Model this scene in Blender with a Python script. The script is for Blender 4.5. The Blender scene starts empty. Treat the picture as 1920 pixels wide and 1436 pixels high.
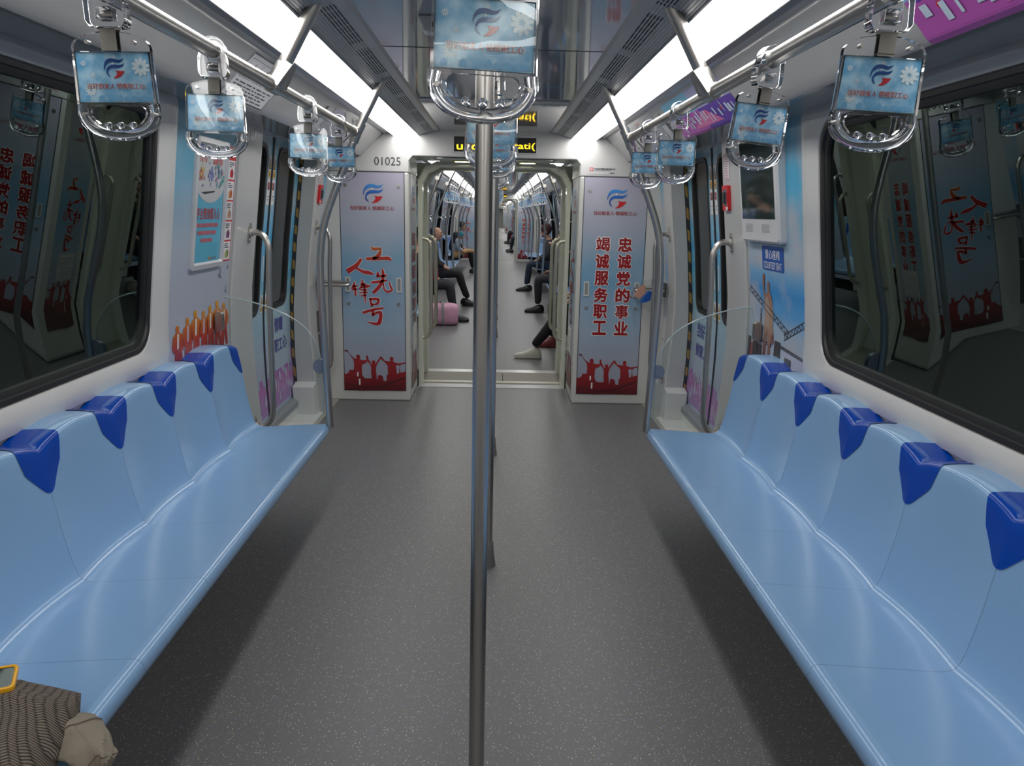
import bpy, bmesh, math, random
import numpy as np
from mathutils import Matrix, Vector
from mathutils.geometry import tessellate_polygon
random.seed(4)
SC = bpy.context.scene
COL = SC.collection
PI = math.pi

# ------------------------------------------------------------------ camera, world, exposure
def camera():
    f, vpx, vpy, roll = 1450.0, 932.5, 398.0, math.radians(0.95)
    d = Vector((vpx-960, 718-vpy, -f)).normalized()
    t = Vector((math.sin(roll), math.cos(roll), 0))
    u = (t - d*t.dot(d)).normalized()
    x = d.cross(u)
    R = Matrix((x, d, u)).transposed()          # world -> camera
    cd = bpy.data.cameras.new('camera')
    cd.sensor_fit = 'HORIZONTAL'; cd.sensor_width = 36.0; cd.lens = 36.0*f/1920.0
    cd.clip_start = 0.02; cd.clip_end = 300
    o = bpy.data.objects.new('camera', cd); COL.objects.link(o)
    M = R.transposed().to_4x4(); M.translation = Vector((0.026, 0, 1.55))
    o.matrix_world = M
    SC.camera = o
camera()
W = bpy.data.worlds.new('tunnel_dark'); SC.world = W; W.use_nodes = True
W.node_tree.nodes['Background'].inputs[0].default_value = (0.010, 0.012, 0.014, 1)
W.node_tree.nodes['Background'].inputs[1].default_value = 1.0
STRIP_POWER = 9.0
SC.view_settings.view_transform = 'Standard'; SC.view_settings.look = 'None'
SC.view_settings.exposure = 0.0; SC.view_settings.gamma = 1.0; SC.view_settings.use_curve_mapping = False
cy = SC.cycles
cy.max_bounces = 10; cy.diffuse_bounces = 4; cy.glossy_bounces = 5; cy.transmission_bounces = 8
cy.transparent_max_bounces = 16; cy.caustics_reflective = False; cy.caustics_refractive = False
cy.sample_clamp_indirect = 6.0; cy.blur_glossy = 0.6
cy.use_denoising = True

# ------------------------------------------------------------------ materials
def C(r, g, b):
    return tuple(((c/255/12.92) if c/255 <= .04045 else ((c/255+.055)/1.055)**2.4) for c in (r, g, b))
MATS = {}
def newmat(name):
    m = bpy.data.materials.new(name); m.use_nodes = True
    return m, m.node_tree, m.node_tree.nodes['Principled BSDF']
def pm(name, col, rough=.4, metal=0., ior=1.5, coat=0., trans=0., bump=0., bscale=200., vary=0., vscale=30., spec=.5):
    if name in MATS: return MATS[name]
    m, nt, b = newmat(name)
    b.inputs['Base Color'].default_value = (*col, 1); b.inputs['Roughness'].default_value = rough
    b.inputs['Metallic'].default_value = metal; b.inputs['IOR'].default_value = ior
    b.inputs['Coat Weight'].default_value = coat; b.inputs['Coat Roughness'].default_value = .04
    b.inputs['Transmission Weight'].default_value = trans
    b.inputs['Specular IOR Level'].default_value = spec
    if bump or vary:
        tc = nt.nodes.new('ShaderNodeTexCoord')
    if bump:
        n = nt.nodes.new('ShaderNodeTexNoise'); n.inputs['Scale'].default_value = bscale; n.inputs['Detail'].default_value = 3
        nt.links.new(tc.outputs['Object'], n.inputs['Vector'])
        bp = nt.nodes.new('ShaderNodeBump'); bp.inputs['Strength'].default_value = bump; bp.inputs['Distance'].default_value = min(.02, .25/bscale)
        nt.links.new(n.outputs[0], bp.inputs['Height']); nt.links.new(bp.outputs[0], b.inputs['Normal'])
    if vary:
        n = nt.nodes.new('ShaderNodeTexNoise'); n.inputs['Scale'].default_value = vscale; n.inputs['Detail'].default_value = 4
        nt.links.new(tc.outputs['Object'], n.inputs['Vector'])
        r = nt.nodes.new('ShaderNodeValToRGB'); r.color_ramp.elements[0].position = .3; r.color_ramp.elements[1].position = .7
        r.color_ramp.elements[0].color = (*[max(0, c*(1-vary)) for c in col], 1)
        r.color_ramp.elements[1].color = (*[min(1, c*(1+vary)) for c in col], 1)
        nt.links.new(n.outputs[0], r.inputs[0]); nt.links.new(r.outputs[0], b.inputs['Base Color'])
    MATS[name] = m
    return m
def em(name, col, s):
    if name in MATS: return MATS[name]
    m, nt, b = newmat(name)
    b.inputs['Base Color'].default_value = (*col, 1); b.inputs['Emission Color'].default_value = (*col, 1)
    b.inputs['Emission Strength'].default_value = s
    MATS[name] = m; return m
def grad(name, stops, rough=.35, cloud=0., cscale=3., ccol=(.7, .74, .8), coat=0., axis=2, lo=0., hi=2.):
    """printed film whose ink runs from colour to colour with height (object z), with soft printed clouds"""
    if name in MATS: return MATS[name]
    m, nt, b = newmat(name)
    b.inputs['Roughness'].default_value = rough; b.inputs['Coat Weight'].default_value = coat
    tc = nt.nodes.new('ShaderNodeTexCoord'); sx = nt.nodes.new('ShaderNodeSeparateXYZ')
    nt.links.new(tc.outputs['Object'], sx.inputs[0])
    mr = nt.nodes.new('ShaderNodeMapRange'); mr.inputs[1].default_value = lo; mr.inputs[2].default_value = hi
    nt.links.new(sx.outputs[axis], mr.inputs[0])
    r = nt.nodes.new('ShaderNodeValToRGB'); e = r.color_ramp.elements
    while len(e) > 1: e.remove(e[0])
    for i, (z, c) in enumerate(stops):
        p = (z-lo)/(hi-lo)
        el = e[0] if i == 0 else e.new(p)
        el.position = p; el.color = (*c, 1)
    nt.links.new(mr.outputs[0], r.inputs[0])
    out = r.outputs[0]
    if cloud:
        n = nt.nodes.new('ShaderNodeTexNoise'); n.inputs['Scale'].default_value = cscale; n.inputs['Detail'].default_value = 5
        nt.links.new(tc.outputs['Object'], n.inputs['Vector'])
        r2 = nt.nodes.new('ShaderNodeValToRGB'); r2.color_ramp.elements[0].position = .45; r2.color_ramp.elements[1].position = .68
        r2.color_ramp.elements[0].color = (0, 0, 0, 1); r2.color_ramp.elements[1].color = (cloud, cloud, cloud, 1)
        nt.links.new(n.outputs[0], r2.inputs[0])
        mx = nt.nodes.new('ShaderNodeMix'); mx.data_type = 'RGBA'
        nt.links.new(r2.outputs[0], mx.inputs[0]); nt.links.new(out, mx.inputs[6]); mx.inputs[7].default_value = (*ccol, 1)
        out = mx.outputs[2]
    nt.links.new(out, b.inputs['Base Color'])
    MATS[name] = m; return m
def thin_glass(name, tint, rough=0.0, ior=1.5, gcol=(1, 1, 1)):
    """a clear sheet: what lies behind it shows through, tinted, and the room mirrors in it"""
    if name in MATS: return MATS[name]
    m, nt, b = newmat(name); nt.nodes.remove(b)
    o = nt.nodes['Material Output']
    tr = nt.nodes.new('ShaderNodeBsdfTransparent'); tr.inputs[0].default_value = (*tint, 1)
    gl = nt.nodes.new('ShaderNodeBsdfGlossy'); gl.inputs[0].default_value = (*gcol, 1); gl.inputs[1].default_value = rough
    fr = nt.nodes.new('ShaderNodeFresnel')
    ge = nt.nodes.new('ShaderNodeNewGeometry'); mr = nt.nodes.new('ShaderNodeMapRange')   # a sheet mirrors alike from either face
    mr.inputs[3].default_value = ior; mr.inputs[4].default_value = 1/ior
    nt.links.new(ge.outputs['Backfacing'], mr.inputs[0]); nt.links.new(mr.outputs[0], fr.inputs[0])
    mx = nt.nodes.new('ShaderNodeMixShader')
    nt.links.new(fr.outputs[0], mx.inputs[0]); nt.links.new(tr.outputs[0], mx.inputs[1]); nt.links.new(gl.outputs[0], mx.inputs[2])
    nt.links.new(mx.outputs[0], o.inputs[0])
    MATS[name] = m; return m
def floor_mat():
    m, nt, b = newmat('speckled_vinyl'); MATS['floor'] = m
    tc = nt.nodes.new('ShaderNodeTexCoord')
    base = (.138, .138, .142)
    n = nt.nodes.new('ShaderNodeTexNoise'); n.inputs['Scale'].default_value = 260; n.inputs['Detail'].default_value = 2
    nt.links.new(tc.outputs['Object'], n.inputs['Vector'])
    r = nt.nodes.new('ShaderNodeValToRGB')
    r.color_ramp.elements[0].position = .35; r.color_ramp.elements[0].color = (*[c*.86 for c in base], 1)
    r.color_ramp.elements[1].position = .65; r.color_ramp.elements[1].color = (*[c*1.14 for c in base], 1)
    nt.links.new(n.outputs[0], r.inputs[0]); cur = r.outputs[0]
    for sc_, thr, colr in ((170, .14, (.62, .60, .56)), (230, .10, (.05, .055, .07)), (140, .085, (.12, .2, .36)), (200, .09, (.5, .42, .28))):
        v = nt.nodes.new('ShaderNodeTexVoronoi'); v.inputs['Scale'].default_value = sc_
        nt.links.new(tc.outputs['Object'], v.inputs['Vector'])
        sep = nt.nodes.new('ShaderNodeSeparateColor'); nt.links.new(v.outputs['Color'], sep.inputs[0])
        lt = nt.nodes.new('ShaderNodeMath'); lt.operation = 'LESS_THAN'; lt.inputs[1].default_value = .28
        nt.links.new(v.outputs['Distance'], lt.inputs[0])
        l2 = nt.nodes.new('ShaderNodeMath'); l2.operation = 'LESS_THAN'; l2.inputs[1].default_value = thr
        nt.links.new(sep.outputs[0], l2.inputs[0])
        mu = nt.nodes.new('ShaderNodeMath'); mu.operation = 'MULTIPLY'
        nt.links.new(lt.outputs[0], mu.inputs[0]); nt.links.new(l2.outputs[0], mu.inputs[1])
        mx = nt.nodes.new('ShaderNodeMix'); mx.data_type = 'RGBA'
        nt.links.new(mu.outputs[0], mx.inputs[0]); nt.links.new(cur, mx.inputs[6]); mx.inputs[7].default_value = (*colr, 1)
        cur = mx.outputs[2]
    nt.links.new(cur, b.inputs['Base Color'])
    b.inputs['Roughness'].default_value = .42
    bp = nt.nodes.new('ShaderNodeBump'); bp.inputs['Strength'].default_value = .12; bp.inputs['Distance'].default_value = .001
    nt.links.new(n.outputs[0], bp.inputs['Height']); nt.links.new(bp.outputs[0], b.inputs['Normal'])
    return m
def knit_mat():
    m, nt, b = newmat('herringbone_knit'); MATS['knit'] = m
    tc = nt.nodes.new('ShaderNodeTexCoord'); sx = nt.nodes.new('ShaderNodeSeparateXYZ')
    nt.links.new(tc.outputs['UV'], sx.inputs[0])
    def math_(op, a, bb=None):
        n = nt.nodes.new('ShaderNodeMath'); n.operation = op
        for i, v in enumerate((a, bb)):
            if v is None: continue
            if isinstance(v, (int, float)): n.inputs[i].default_value = v
            else: nt.links.new(v, n.inputs[i])
        return n.outputs[0]
    u = math_('MULTIPLY', sx.outputs[0], 41.0); v = math_('MULTIPLY', sx.outputs[1], 72.0)
    zig = math_('PINGPONG', u, 1.0)                                  # a zigzag across the cloth
    ph = math_('ADD', v, math_('MULTIPLY', zig, 1.1))
    w = math_('PINGPONG', ph, 0.5)                                   # ribs along the zigzag
    w2 = math_('POWER', math_('MULTIPLY', w, 2.0), 0.7)
    edge = math_('MINIMUM', math_('PINGPONG', u, 0.5), 0.25)
    h = math_('MULTIPLY', w2, math_('ADD', math_('MULTIPLY', edge, 2.6), 0.35))
    nz = nt.nodes.new('ShaderNodeTexNoise'); nz.inputs['Scale'].default_value = 60; nt.links.new(tc.outputs['UV'], nz.inputs['Vector'])
    r = nt.nodes.new('ShaderNodeValToRGB')  # rib crests lightened and gaps darkened in colour, standing in for light and shade
    r.color_ramp.elements[0].position = .1; r.color_ramp.elements[0].color = (.016, .013, .010, 1)
    r.color_ramp.elements[1].position = .8; r.color_ramp.elements[1].color = (.25, .205, .16, 1)
    nt.links.new(math_('ADD', h, math_('MULTIPLY', math_('SUBTRACT', nz.outputs[0], .5), .35)), r.inputs[0])
    nt.links.new(r.outputs[0], b.inputs['Base Color']); b.inputs['Roughness'].default_value = .9
    bp = nt.nodes.new('ShaderNodeBump'); bp.inputs['Strength'].default_value = .8; bp.inputs['Distance'].default_value = .004
    nt.links.new(h, bp.inputs['Height']); nt.links.new(bp.outputs[0], b.inputs['Normal'])
    return m
def hazard_mat():
    m, nt, b = newmat('hazard_tape'); MATS['hazard'] = m
    tc = nt.nodes.new('ShaderNodeTexCoord'); sx = nt.nodes.new('ShaderNodeSeparateXYZ'); nt.links.new(tc.outputs['Object'], sx.inputs[0])
    a = nt.nodes.new('ShaderNodeMath'); a.operation = 'ADD'
    nt.links.new(sx.outputs[2], a.inputs[0]); nt.links.new(sx.outputs[0], a.inputs[1])
    p = nt.nodes.new('ShaderNodeMath'); p.operation = 'PINGPONG'; p.inputs[1].default_value = .07; nt.links.new(a.outputs[0], p.inputs[0])
    g = nt.nodes.new('ShaderNodeMath'); g.operation = 'GREATER_THAN'; g.inputs[1].default_value = .035; nt.links.new(p.outputs[0], g.inputs[0])
    mx = nt.nodes.new('ShaderNodeMix'); mx.data_type = 'RGBA'; nt.links.new(g.outputs[0], mx.inputs[0])
    mx.inputs[6].default_value = (.02, .02, .02, 1); mx.inputs[7].default_value = (.36, .20, .035, 1)
    nt.links.new(mx.outputs[2], b.inputs['Base Color']); b.inputs['Roughness'].default_value = .5
    return m
def card_mat():
    m, nt, b = newmat('card_print'); MATS['card'] = m
    tc = nt.nodes.new('ShaderNodeTexCoord')
    n = nt.nodes.new('ShaderNodeTexNoise'); n.inputs['Scale'].default_value = 38; n.inputs['Detail'].default_value = 6
    nt.links.new(tc.outputs['Object'], n.inputs['Vector'])
    r = nt.nodes.new('ShaderNodeValToRGB')
    r.color_ramp.elements[0].position = .33; r.color_ramp.elements[0].color = (.12, .36, .64, 1)
    r.color_ramp.elements[1].position = .68; r.color_ramp.elements[1].color = (.48, .68, .86, 1)
    nt.links.new(n.outputs[0], r.inputs[0]); nt.links.new(r.outputs[0], b.inputs['Base Color'])
    b.inputs['Roughness'].default_value = .16; b.inputs['Coat Weight'].default_value = .5; b.inputs['Coat Roughness'].default_value = .05
    return m
floor_mat(); knit_mat(); hazard_mat(); card_mat()
COVE = pm('cove_plastic', (.37, .37, .372), .2, coat=.35)
PILLAR = pm('pillar_plastic', (.47, .47, .465), .28, coat=.15)
WHITE = pm('wall_plastic', (.58, .575, .57), .28, coat=.15, bump=.03, bscale=60)
CREAM = pm('cream_plastic', (.60, .60, .575), .32)
GREENW = pm('gangway_plastic', (.62, .64, .57), .3, coat=.3)
CEILM = pm('ceiling_gloss', (.40, .43, .48), .06, ior=1.6, coat=.5, bump=.015, bscale=3)
CEILW = pm('ceiling_white', (.50, .51, .52), .07, coat=.7)
ALU = pm('anodised_alu', (.45, .46, .47), .35, metal=.1)
ALUD = pm('slat_alu', (.50, .51, .53), .4)
STEEL = pm('brushed_steel', (.50, .48, .455), .30, metal=1., bump=.02, bscale=400)
BLACK = pm('black_rubber', (.012, .012, .013), .45)
VOID = pm('duct_dark', (.006, .006, .007), .8)
SEATB = pm('seat_blue', (.225, .39, .62), .24, coat=.13)
SEATD = pm('divider_blue', (.001, .052, .36), .25, coat=.12, spec=.25)
GREY = pm('grey_paint', (.22, .23, .24), .4)
DARKG = pm('dark_metal', (.06, .062, .065), .5, metal=.3)
CLEAR = pm('clear_plastic', (.97, .98, 1.), .03, ior=1.46, trans=1.)
GLASSP = thin_glass('partition_glass', (.95, .975, .97), ior=1.3)
WINDOWG = thin_glass('window_glass', (.42, .50, .48), ior=2.1, gcol=(.82, 1., .95))
DOORG = thin_glass('door_glass', (.62, .66, .64), ior=1.6)
STRIPM = em('light_diffuser', (1., .985, .955), STRIP_POWER)
LAMPM = em('warm_downlight', (1., .97, .72), 26.0)
LEDM = em('led_amber', (1., .62, .02), 2.2)
LEDBK = pm('led_glass', (.010, .010, .010), .12)
RED = pm('ink_red', C(190, 28, 34), .35); DRED = pm('ink_dark_red', C(150, 14, 22), .35)
WINK = pm('ink_white', (.80, .79, .78), .35); BINK = pm('ink_black', (.02, .02, .025), .4)
NAVY = pm('ink_navy', C(22, 62, 140), .3); PURPLE = pm('ink_purple', C(66, 52, 140), .35)
YEL = pm('sticker_yellow', C(225, 170, 40), .4); STK = pm('sticker_white', (.72, .72, .72), .35)
NOTI = pm('notice_white', (.66, .66, .68), .3); REDP = pm('red_plastic', C(200, 30, 34), .3)
SIGNB = pm('sign_blue', C(28, 84, 165), .3)

# ------------------------------------------------------------------ lettering (glyph outlines, cached as triangles)
_TX = {}
def T(s, bold=0.0):
    k = (s, bold)
    if k in _TX: return _TX[k]
    cu = bpy.data.curves.new('glyphs', 'FONT'); cu.body = s; cu.size = 1.0; cu.offset = bold; cu.resolution_u = 3
    ob = bpy.data.objects.new('glyphs', cu); COL.objects.link(ob)
    dg = bpy.context.evaluated_depsgraph_get()
    me = bpy.data.meshes.new_from_object(ob.evaluated_get(dg))
    v = [(p.co.x, p.co.y) for p in me.vertices]; f = [tuple(p.vertices) for p in me.polygons]
    bpy.data.objects.remove(ob); bpy.data.curves.remove(cu); bpy.data.meshes.remove(me)
    _TX[k] = (v, f); return _TX[k]
SLOGAN = '当好娘家人·情暖职工心'
for s_ in [SLOGAN, '01025']+list('忠诚党的事业竭服务职工')+['当好', '娘家人', '情暖', '职工心', '爱心座椅', 'COURTESY SEAT', 'und', 'tati(', '中车南京浦镇车辆有限公司', '17', '8', '平台聚效暖人心', '职工之家', '温馨的家']: T(s_)

# ------------------------------------------------------------------ mesh helpers
class MB:
    def __init__(s): s.v = []; s.f = []; s.m = []; s.mats = []; s.uv = None
    def mi(s, mat):
        if mat is None: return 0
        if mat not in s.mats: s.mats.append(mat)
        return s.mats.index(mat)
    def add(s, verts, faces, mat=None):
        o = len(s.v); s.v += [tuple(p) for p in verts]; k = s.mi(mat)
        for f in faces: s.f.append(tuple(i+o for i in f)); s.m.append(k)
        return s
    def box(s, x0, x1, y0, y1, z0, z1, mat=None):
        if x0 > x1: x0, x1 = x1, x0
        if y0 > y1: y0, y1 = y1, y0
        v = [(x, y, z) for z in (z0, z1) for y in (y0, y1) for x in (x0, x1)]
        return s.add(v, [(0, 2, 3, 1), (4, 5, 7, 6), (0, 1, 5, 4), (2, 6, 7, 3), (0, 4, 6, 2), (1, 3, 7, 5)], mat)
    def grid(s, P, mat=None, close=False):
        n, m = len(P), len(P[0]); v = [p for r in P for p in r]; f = []
        for i in range(n-1):
            for j in range(m if close else m-1):
                k = (j+1) % m
                f.append((i*m+j, i*m+k, (i+1)*m+k, (i+1)*m+j))
        return s.add(v, f, mat)
    def tube(s, path, r, n=14, mat=None, caps=True, flat=None):
        P = [Vector(p) for p in path]; rs = r if isinstance(r, (list, tuple)) else [r]*len(P)
        rings = []; up = None
        for i, p in enumerate(P):
            t = (P[min(i+1, len(P)-1)]-P[max(i-1, 0)]).normalized()
            if up is None:
                up = Vector((0, 0, 1)) if abs(t.z) < .9 else Vector((1, 0, 0))
            a = (up-t*up.dot(t)).normalized(); up = a; b = t.cross(a)
            rings.append([tuple(p+a*(rs[i]*math.cos(2*PI*k/n))+b*(rs[i]*(flat or 1)*math.sin(2*PI*k/n))) for k in range(n)])
        s.grid(rings, mat, close=True)
        if caps:
            s.add(rings[0], [tuple(range(n))], mat); s.add(rings[-1], [tuple(range(n))], mat)
        return s
    def cyl(s, a, b, r, n=20, mat=None, r2=None): return s.tube([a, b], [r, r if r2 is None else r2], n, mat)
    def loft(s, loops, mat=None, cap0=False, cap1=False):
        s.grid(loops, mat, close=True)
        if cap0: s.add(loops[0], [tuple(range(len(loops[0])))], mat)
        if cap1: s.add(loops[-1], [tuple(range(len(loops[-1])))], mat)
        return s
    def prism(s, outer, holes, fn, d0, d1, mat=None):
        """extruded flat outline with holes; fn(u, v, d) -> xyz"""
        loops = [outer]+list(holes); pts = [p for l in loops for p in l]
        tri = tessellate_polygon([[Vector((p[0], p[1], 0)) for p in l] for l in loops])
        for d in (d0, d1): s.add([fn(p[0], p[1], d) for p in pts], [tuple(t) for t in tri], mat)
        for l in loops: s.grid([[fn(p[0], p[1], d0) for p in l], [fn(p[0], p[1], d1) for p in l]], mat, close=True)
        return s
    def sphere(s, c, r, n=14, m=10, mat=None, sc=(1, 1, 1)):
        P = [[(c[0]+sc[0]*r*math.sin(PI*i/m)*math.cos(2*PI*j/n), c[1]+sc[1]*r*math.sin(PI*i/m)*math.sin(2*PI*j/n), c[2]+sc[2]*r*math.cos(PI*i/m)) for j in range(n)] for i in range(m+1)]
        return s.grid(P, mat, close=True)
ORG = {}
def wloc(o):
    return ORG.get(o.name, Vector((0, 0, 0))) if o else Vector((0, 0, 0))
def obj(name, mb, mat=None, parent=None, smooth=True, ang=35, bevel=0., merge=True, recalc=True, kind=None):
    me = bpy.data.meshes.new(name); off = wloc(parent)
    me.from_pydata([(p[0]-off.x, p[1]-off.y, p[2]-off.z) for p in mb.v], [], mb.f)
    mats = mb.mats or [mat]
    for m in mats: me.materials.append(m)
    if mb.mats: me.polygons.foreach_set('material_index', mb.m)
    if merge or recalc:
        bm = bmesh.new(); bm.from_mesh(me)
        if merge: bmesh.ops.remove_doubles(bm, verts=bm.verts, dist=1e-5)
        if recalc: bmesh.ops.recalc_face_normals(bm, faces=bm.faces)
        bm.to_mesh(me); bm.free()
    if smooth:
        me.polygons.foreach_set('use_smooth', [True]*len(me.polygons)); me.set_sharp_from_angle(angle=math.radians(ang))
    o = bpy.data.objects.new(name, me); COL.objects.link(o); ORG[o.name] = off
    if parent: o.parent = parent
    if bevel:
        md = o.modifiers.new('edge', 'BEVEL'); md.width = bevel; md.segments = 2; md.limit_method = 'ANGLE'; md.angle_limit = math.radians(40)
    if kind: o['kind'] = kind
    return o
def thing(name, label, cat, loc=(0, 0, 0), group=None, kind=None):
    o = bpy.data.objects.new(name, None); COL.objects.link(o); o.location = loc; o.empty_display_size = .05
    ORG[o.name] = Vector(loc); tag(o, label, cat, group, kind); return o
def tag(o, label, cat, group=None, kind=None):
    if label: o['label'] = label
    if cat: o['category'] = cat
    if group: o['group'] = group
    if kind: o['kind'] = kind
    return o
def struct(name, mb, mat=None, parent=None, label=None, **k):
    return tag(obj(name, mb, mat, parent, **k), label, None, None, None if parent else 'structure')
def dup(root, dx=0, dy=0, dz=0, label=None, group=None, rot=None, loc=None):
    def cp(o, p):
        c = o.copy(); COL.objects.link(c)
        if p: c.parent = p; c.matrix_parent_inverse = o.matrix_parent_inverse.copy()
        for ch in o.children: cp(ch, c)
        return c
    r = cp(root, None)
    r.location = loc if loc else (root.location.x+dx, root.location.y+dy, root.location.z+dz)
    if rot: r.rotation_euler = rot
    if label: r['label'] = label
    if group: r['group'] = group
    return r
def rrect(u0, u1, v0, v1, r, n=7):
    P = []
    for cx, cy_, a in ((u1-r, v1-r, 0), (u0+r, v1-r, 90), (u0+r, v0+r, 180), (u1-r, v0+r, 270)):
        for i in range(n+1):
            t = math.radians(a+90*i/n); P.append((cx+r*math.cos(t), cy_+r*math.sin(t)))
    return P
def densify(P, m=10, n=7):
    """subdivides the four straight runs of an rrect outline, always into the same count"""
    Q = []
    for i, p in enumerate(P):
        q = P[(i+1) % len(P)]; k = m if i % (n+1) == n else 1
        Q += [(p[0]+(q[0]-p[0])*j/k, p[1]+(q[1]-p[1])*j/k) for j in range(k)]
    return Q
def spline(pts, n=8):
    P = [np.array(p, float) for p in pts]; out = []
    for i in range(len(P)-1):
        p0 = P[max(i-1, 0)]; p1 = P[i]; p2 = P[i+1]; p3 = P[min(i+2, len(P)-1)]
        for k in range(n):
            t = k/n
            out.append(tuple(.5*((2*p1)+(-p0+p2)*t+(2*p0-5*p1+4*p2-p3)*t*t+(-p0+3*p1-3*p2+p3)*t**3)))
    out.append(tuple(P[-1])); return out

# ------------------------------------------------------------------ flat prints: layers of inked shapes on a surface
class Art:
    """fn(u, v, d): u to the viewer's right, v up, d towards the viewer"""
    def __init__(s, fn, step=.0011): s.fn = fn; s.mb = MB(); s.step = step
    def tri(s, pts, faces, mat, lay): s.mb.add([s.fn(p[0], p[1], lay*s.step) for p in pts], faces, mat)
    def rect(s, u0, u1, v0, v1, mat, lay=0, nu=1, nv=1):
        s.mb.grid([[s.fn(u0+(u1-u0)*i/nu, v0+(v1-v0)*j/nv, lay*s.step) for i in range(nu+1)] for j in range(nv+1)], mat)
    def poly(s, P, mat, lay=1, holes=()):
        loops = [list(P)]+[list(h) for h in holes]
        t = tessellate_polygon([[Vector((p[0], p[1], 0)) for p in l] for l in loops])
        s.tri([p for l in loops for p in l], [tuple(k) for k in t], mat, lay)
    def disc(s, u, v, r, mat, lay=1, n=16, sx=1.): s.tri([(u+sx*r*math.cos(2*PI*k/n), v+r*math.sin(2*PI*k/n)) for k in range(n)], [tuple(range(n))], mat, lay)
    def ringp(s, u, v, r0, r1, mat, lay=1, n=20, sx=1.):
        P = [(u+sx*r*math.cos(2*PI*k/n), v+r*math.sin(2*PI*k/n)) for r in (r0, r1) for k in range(n)]
        s.tri(P, [(k, (k+1) % n, n+(k+1) % n, n+k) for k in range(n)], mat, lay)
    def frame(s, u0, u1, v0, v1, w, mat, lay=1):
        s.rect(u0, u1, v0, v0+w, mat, lay); s.rect(u0, u1, v1-w, v1, mat, lay)
        s.rect(u0, u0+w, v0+w, v1-w, mat, lay); s.rect(u1-w, u1, v0+w, v1-w, mat, lay)
    def text(s, st, u, v, width, mat, lay=2, bold=.0, height=None, rot=0):
        """bold: stroke growth in em, made by stacking shifted copies of the glyphs a hair apart"""
        vs, f = T(st)
        if not vs: return
        x0 = min(p[0] for p in vs); x1 = max(p[0] for p in vs); y0 = min(p[1] for p in vs); y1 = max(p[1] for p in vs)
        k = width/(x1-x0); ky = k if height is None else height/(y1-y0)
        cr, sr = math.cos(rot), math.sin(rot)
        sh = [(0, 0)]+([(bold*math.cos(q*PI/4), bold*math.sin(q*PI/4)) for q in range(8)] if bold > .015 else [(bold, 0), (-bold, 0)] if bold else [])
        for n_, (sx_, sy_) in enumerate(sh):
            P = []
            for p in vs:
                a = (p[0]+sx_-(x0+x1)/2)*k; b = (p[1]+sy_-(y0+y1)/2)*ky
                P.append((u+a*cr-b*sr, v+a*sr+b*cr))
            s.tri(P, f, mat, lay+n_*.05)
    def brush(s, pts, mat, lay=2, grow=0., tf=None):
        P = spline(pts, 5); L = []; Rr = []
        for i, p in enumerate(P):
            a = P[max(i-1, 0)]; b = P[min(i+1, len(P)-1)]
            dx, dy = b[0]-a[0], b[1]-a[1]; l = math.hypot(dx, dy) or 1; w = max(3., p[2]*1.22)/2+grow
            L.append((p[0]-dy/l*w, p[1]+dx/l*w)); Rr.append((p[0]+dy/l*w, p[1]-dx/l*w))
        if grow:
            e = P[0]; L.insert(0, (e[0]-(P[1][0]-e[0])*.6, e[1]-(P[1][1]-e[1])*.6)); Rr.insert(0, L[0])
        n = len(L); pts2 = L+Rr
        if tf: pts2 = [tf(*q) for q in pts2]
        s.tri(pts2, [(i, i+1, n+i+1, n+i) for i in range(n-1)], mat, lay)
    def build(s, name, parent=None, **k): return obj(name, s.mb, None, parent, smooth=False, merge=False, recalc=False, **k)

LG1 = [(725, 183), (690, 203), (640, 214), (590, 200), (540, 190), (500, 191), (470, 197), (435, 220), (410, 255), (395, 300), (391, 340), (400, 374), (404, 340), (415, 310), (440, 278), (470, 258), (505, 247), (560, 244), (605, 252), (640, 253), (690, 234)]
LG2 = [(725, 250), (690, 278), (640, 291), (600, 287), (560, 284), (520, 288), (485, 299), (450, 325), (428, 365), (424, 405), (432, 435), (455, 462), (490, 479), (468, 452), (452, 425), (446, 400), (458, 368), (485, 346), (520, 336), (570, 334), (620, 335), (660, 326), (700, 302)]
LG3 = [(552, 372), (585, 378), (640, 384), (712, 382), (690, 418), (655, 455), (610, 482), (565, 492), (520, 493), (555, 470), (580, 445), (588, 425), (590, 405), (578, 385)]
def logo(a, u, v, h, lay=2, b1=None, r1=None):
    k = h/312.
    f = lambda P: [(u+(x-555)*k, v-(y-338)*k) for x, y in P]
    a.poly(f(LG1), b1 or NAVY, lay); a.poly(f(LG2), b1 or NAVY, lay); a.poly(f(LG3), r1 or RED, lay)
    st = []
    for i in range(8):
        t = PI/4*i+PI/2; r = 26 if i % 2 == 0 else 9
        st.append((540+r*math.cos(t), 268-r*math.sin(t)))
    a.poly(f(st), WINK, lay+1)
def slogan(a, u, v, w, lay=2, mat=None, halo=True):
    if halo: a.text(SLOGAN, u, v, w*1.02, WINK, lay, .045)
    a.text(SLOGAN, u, v, w, mat or DRED, lay+1, .012)
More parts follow.
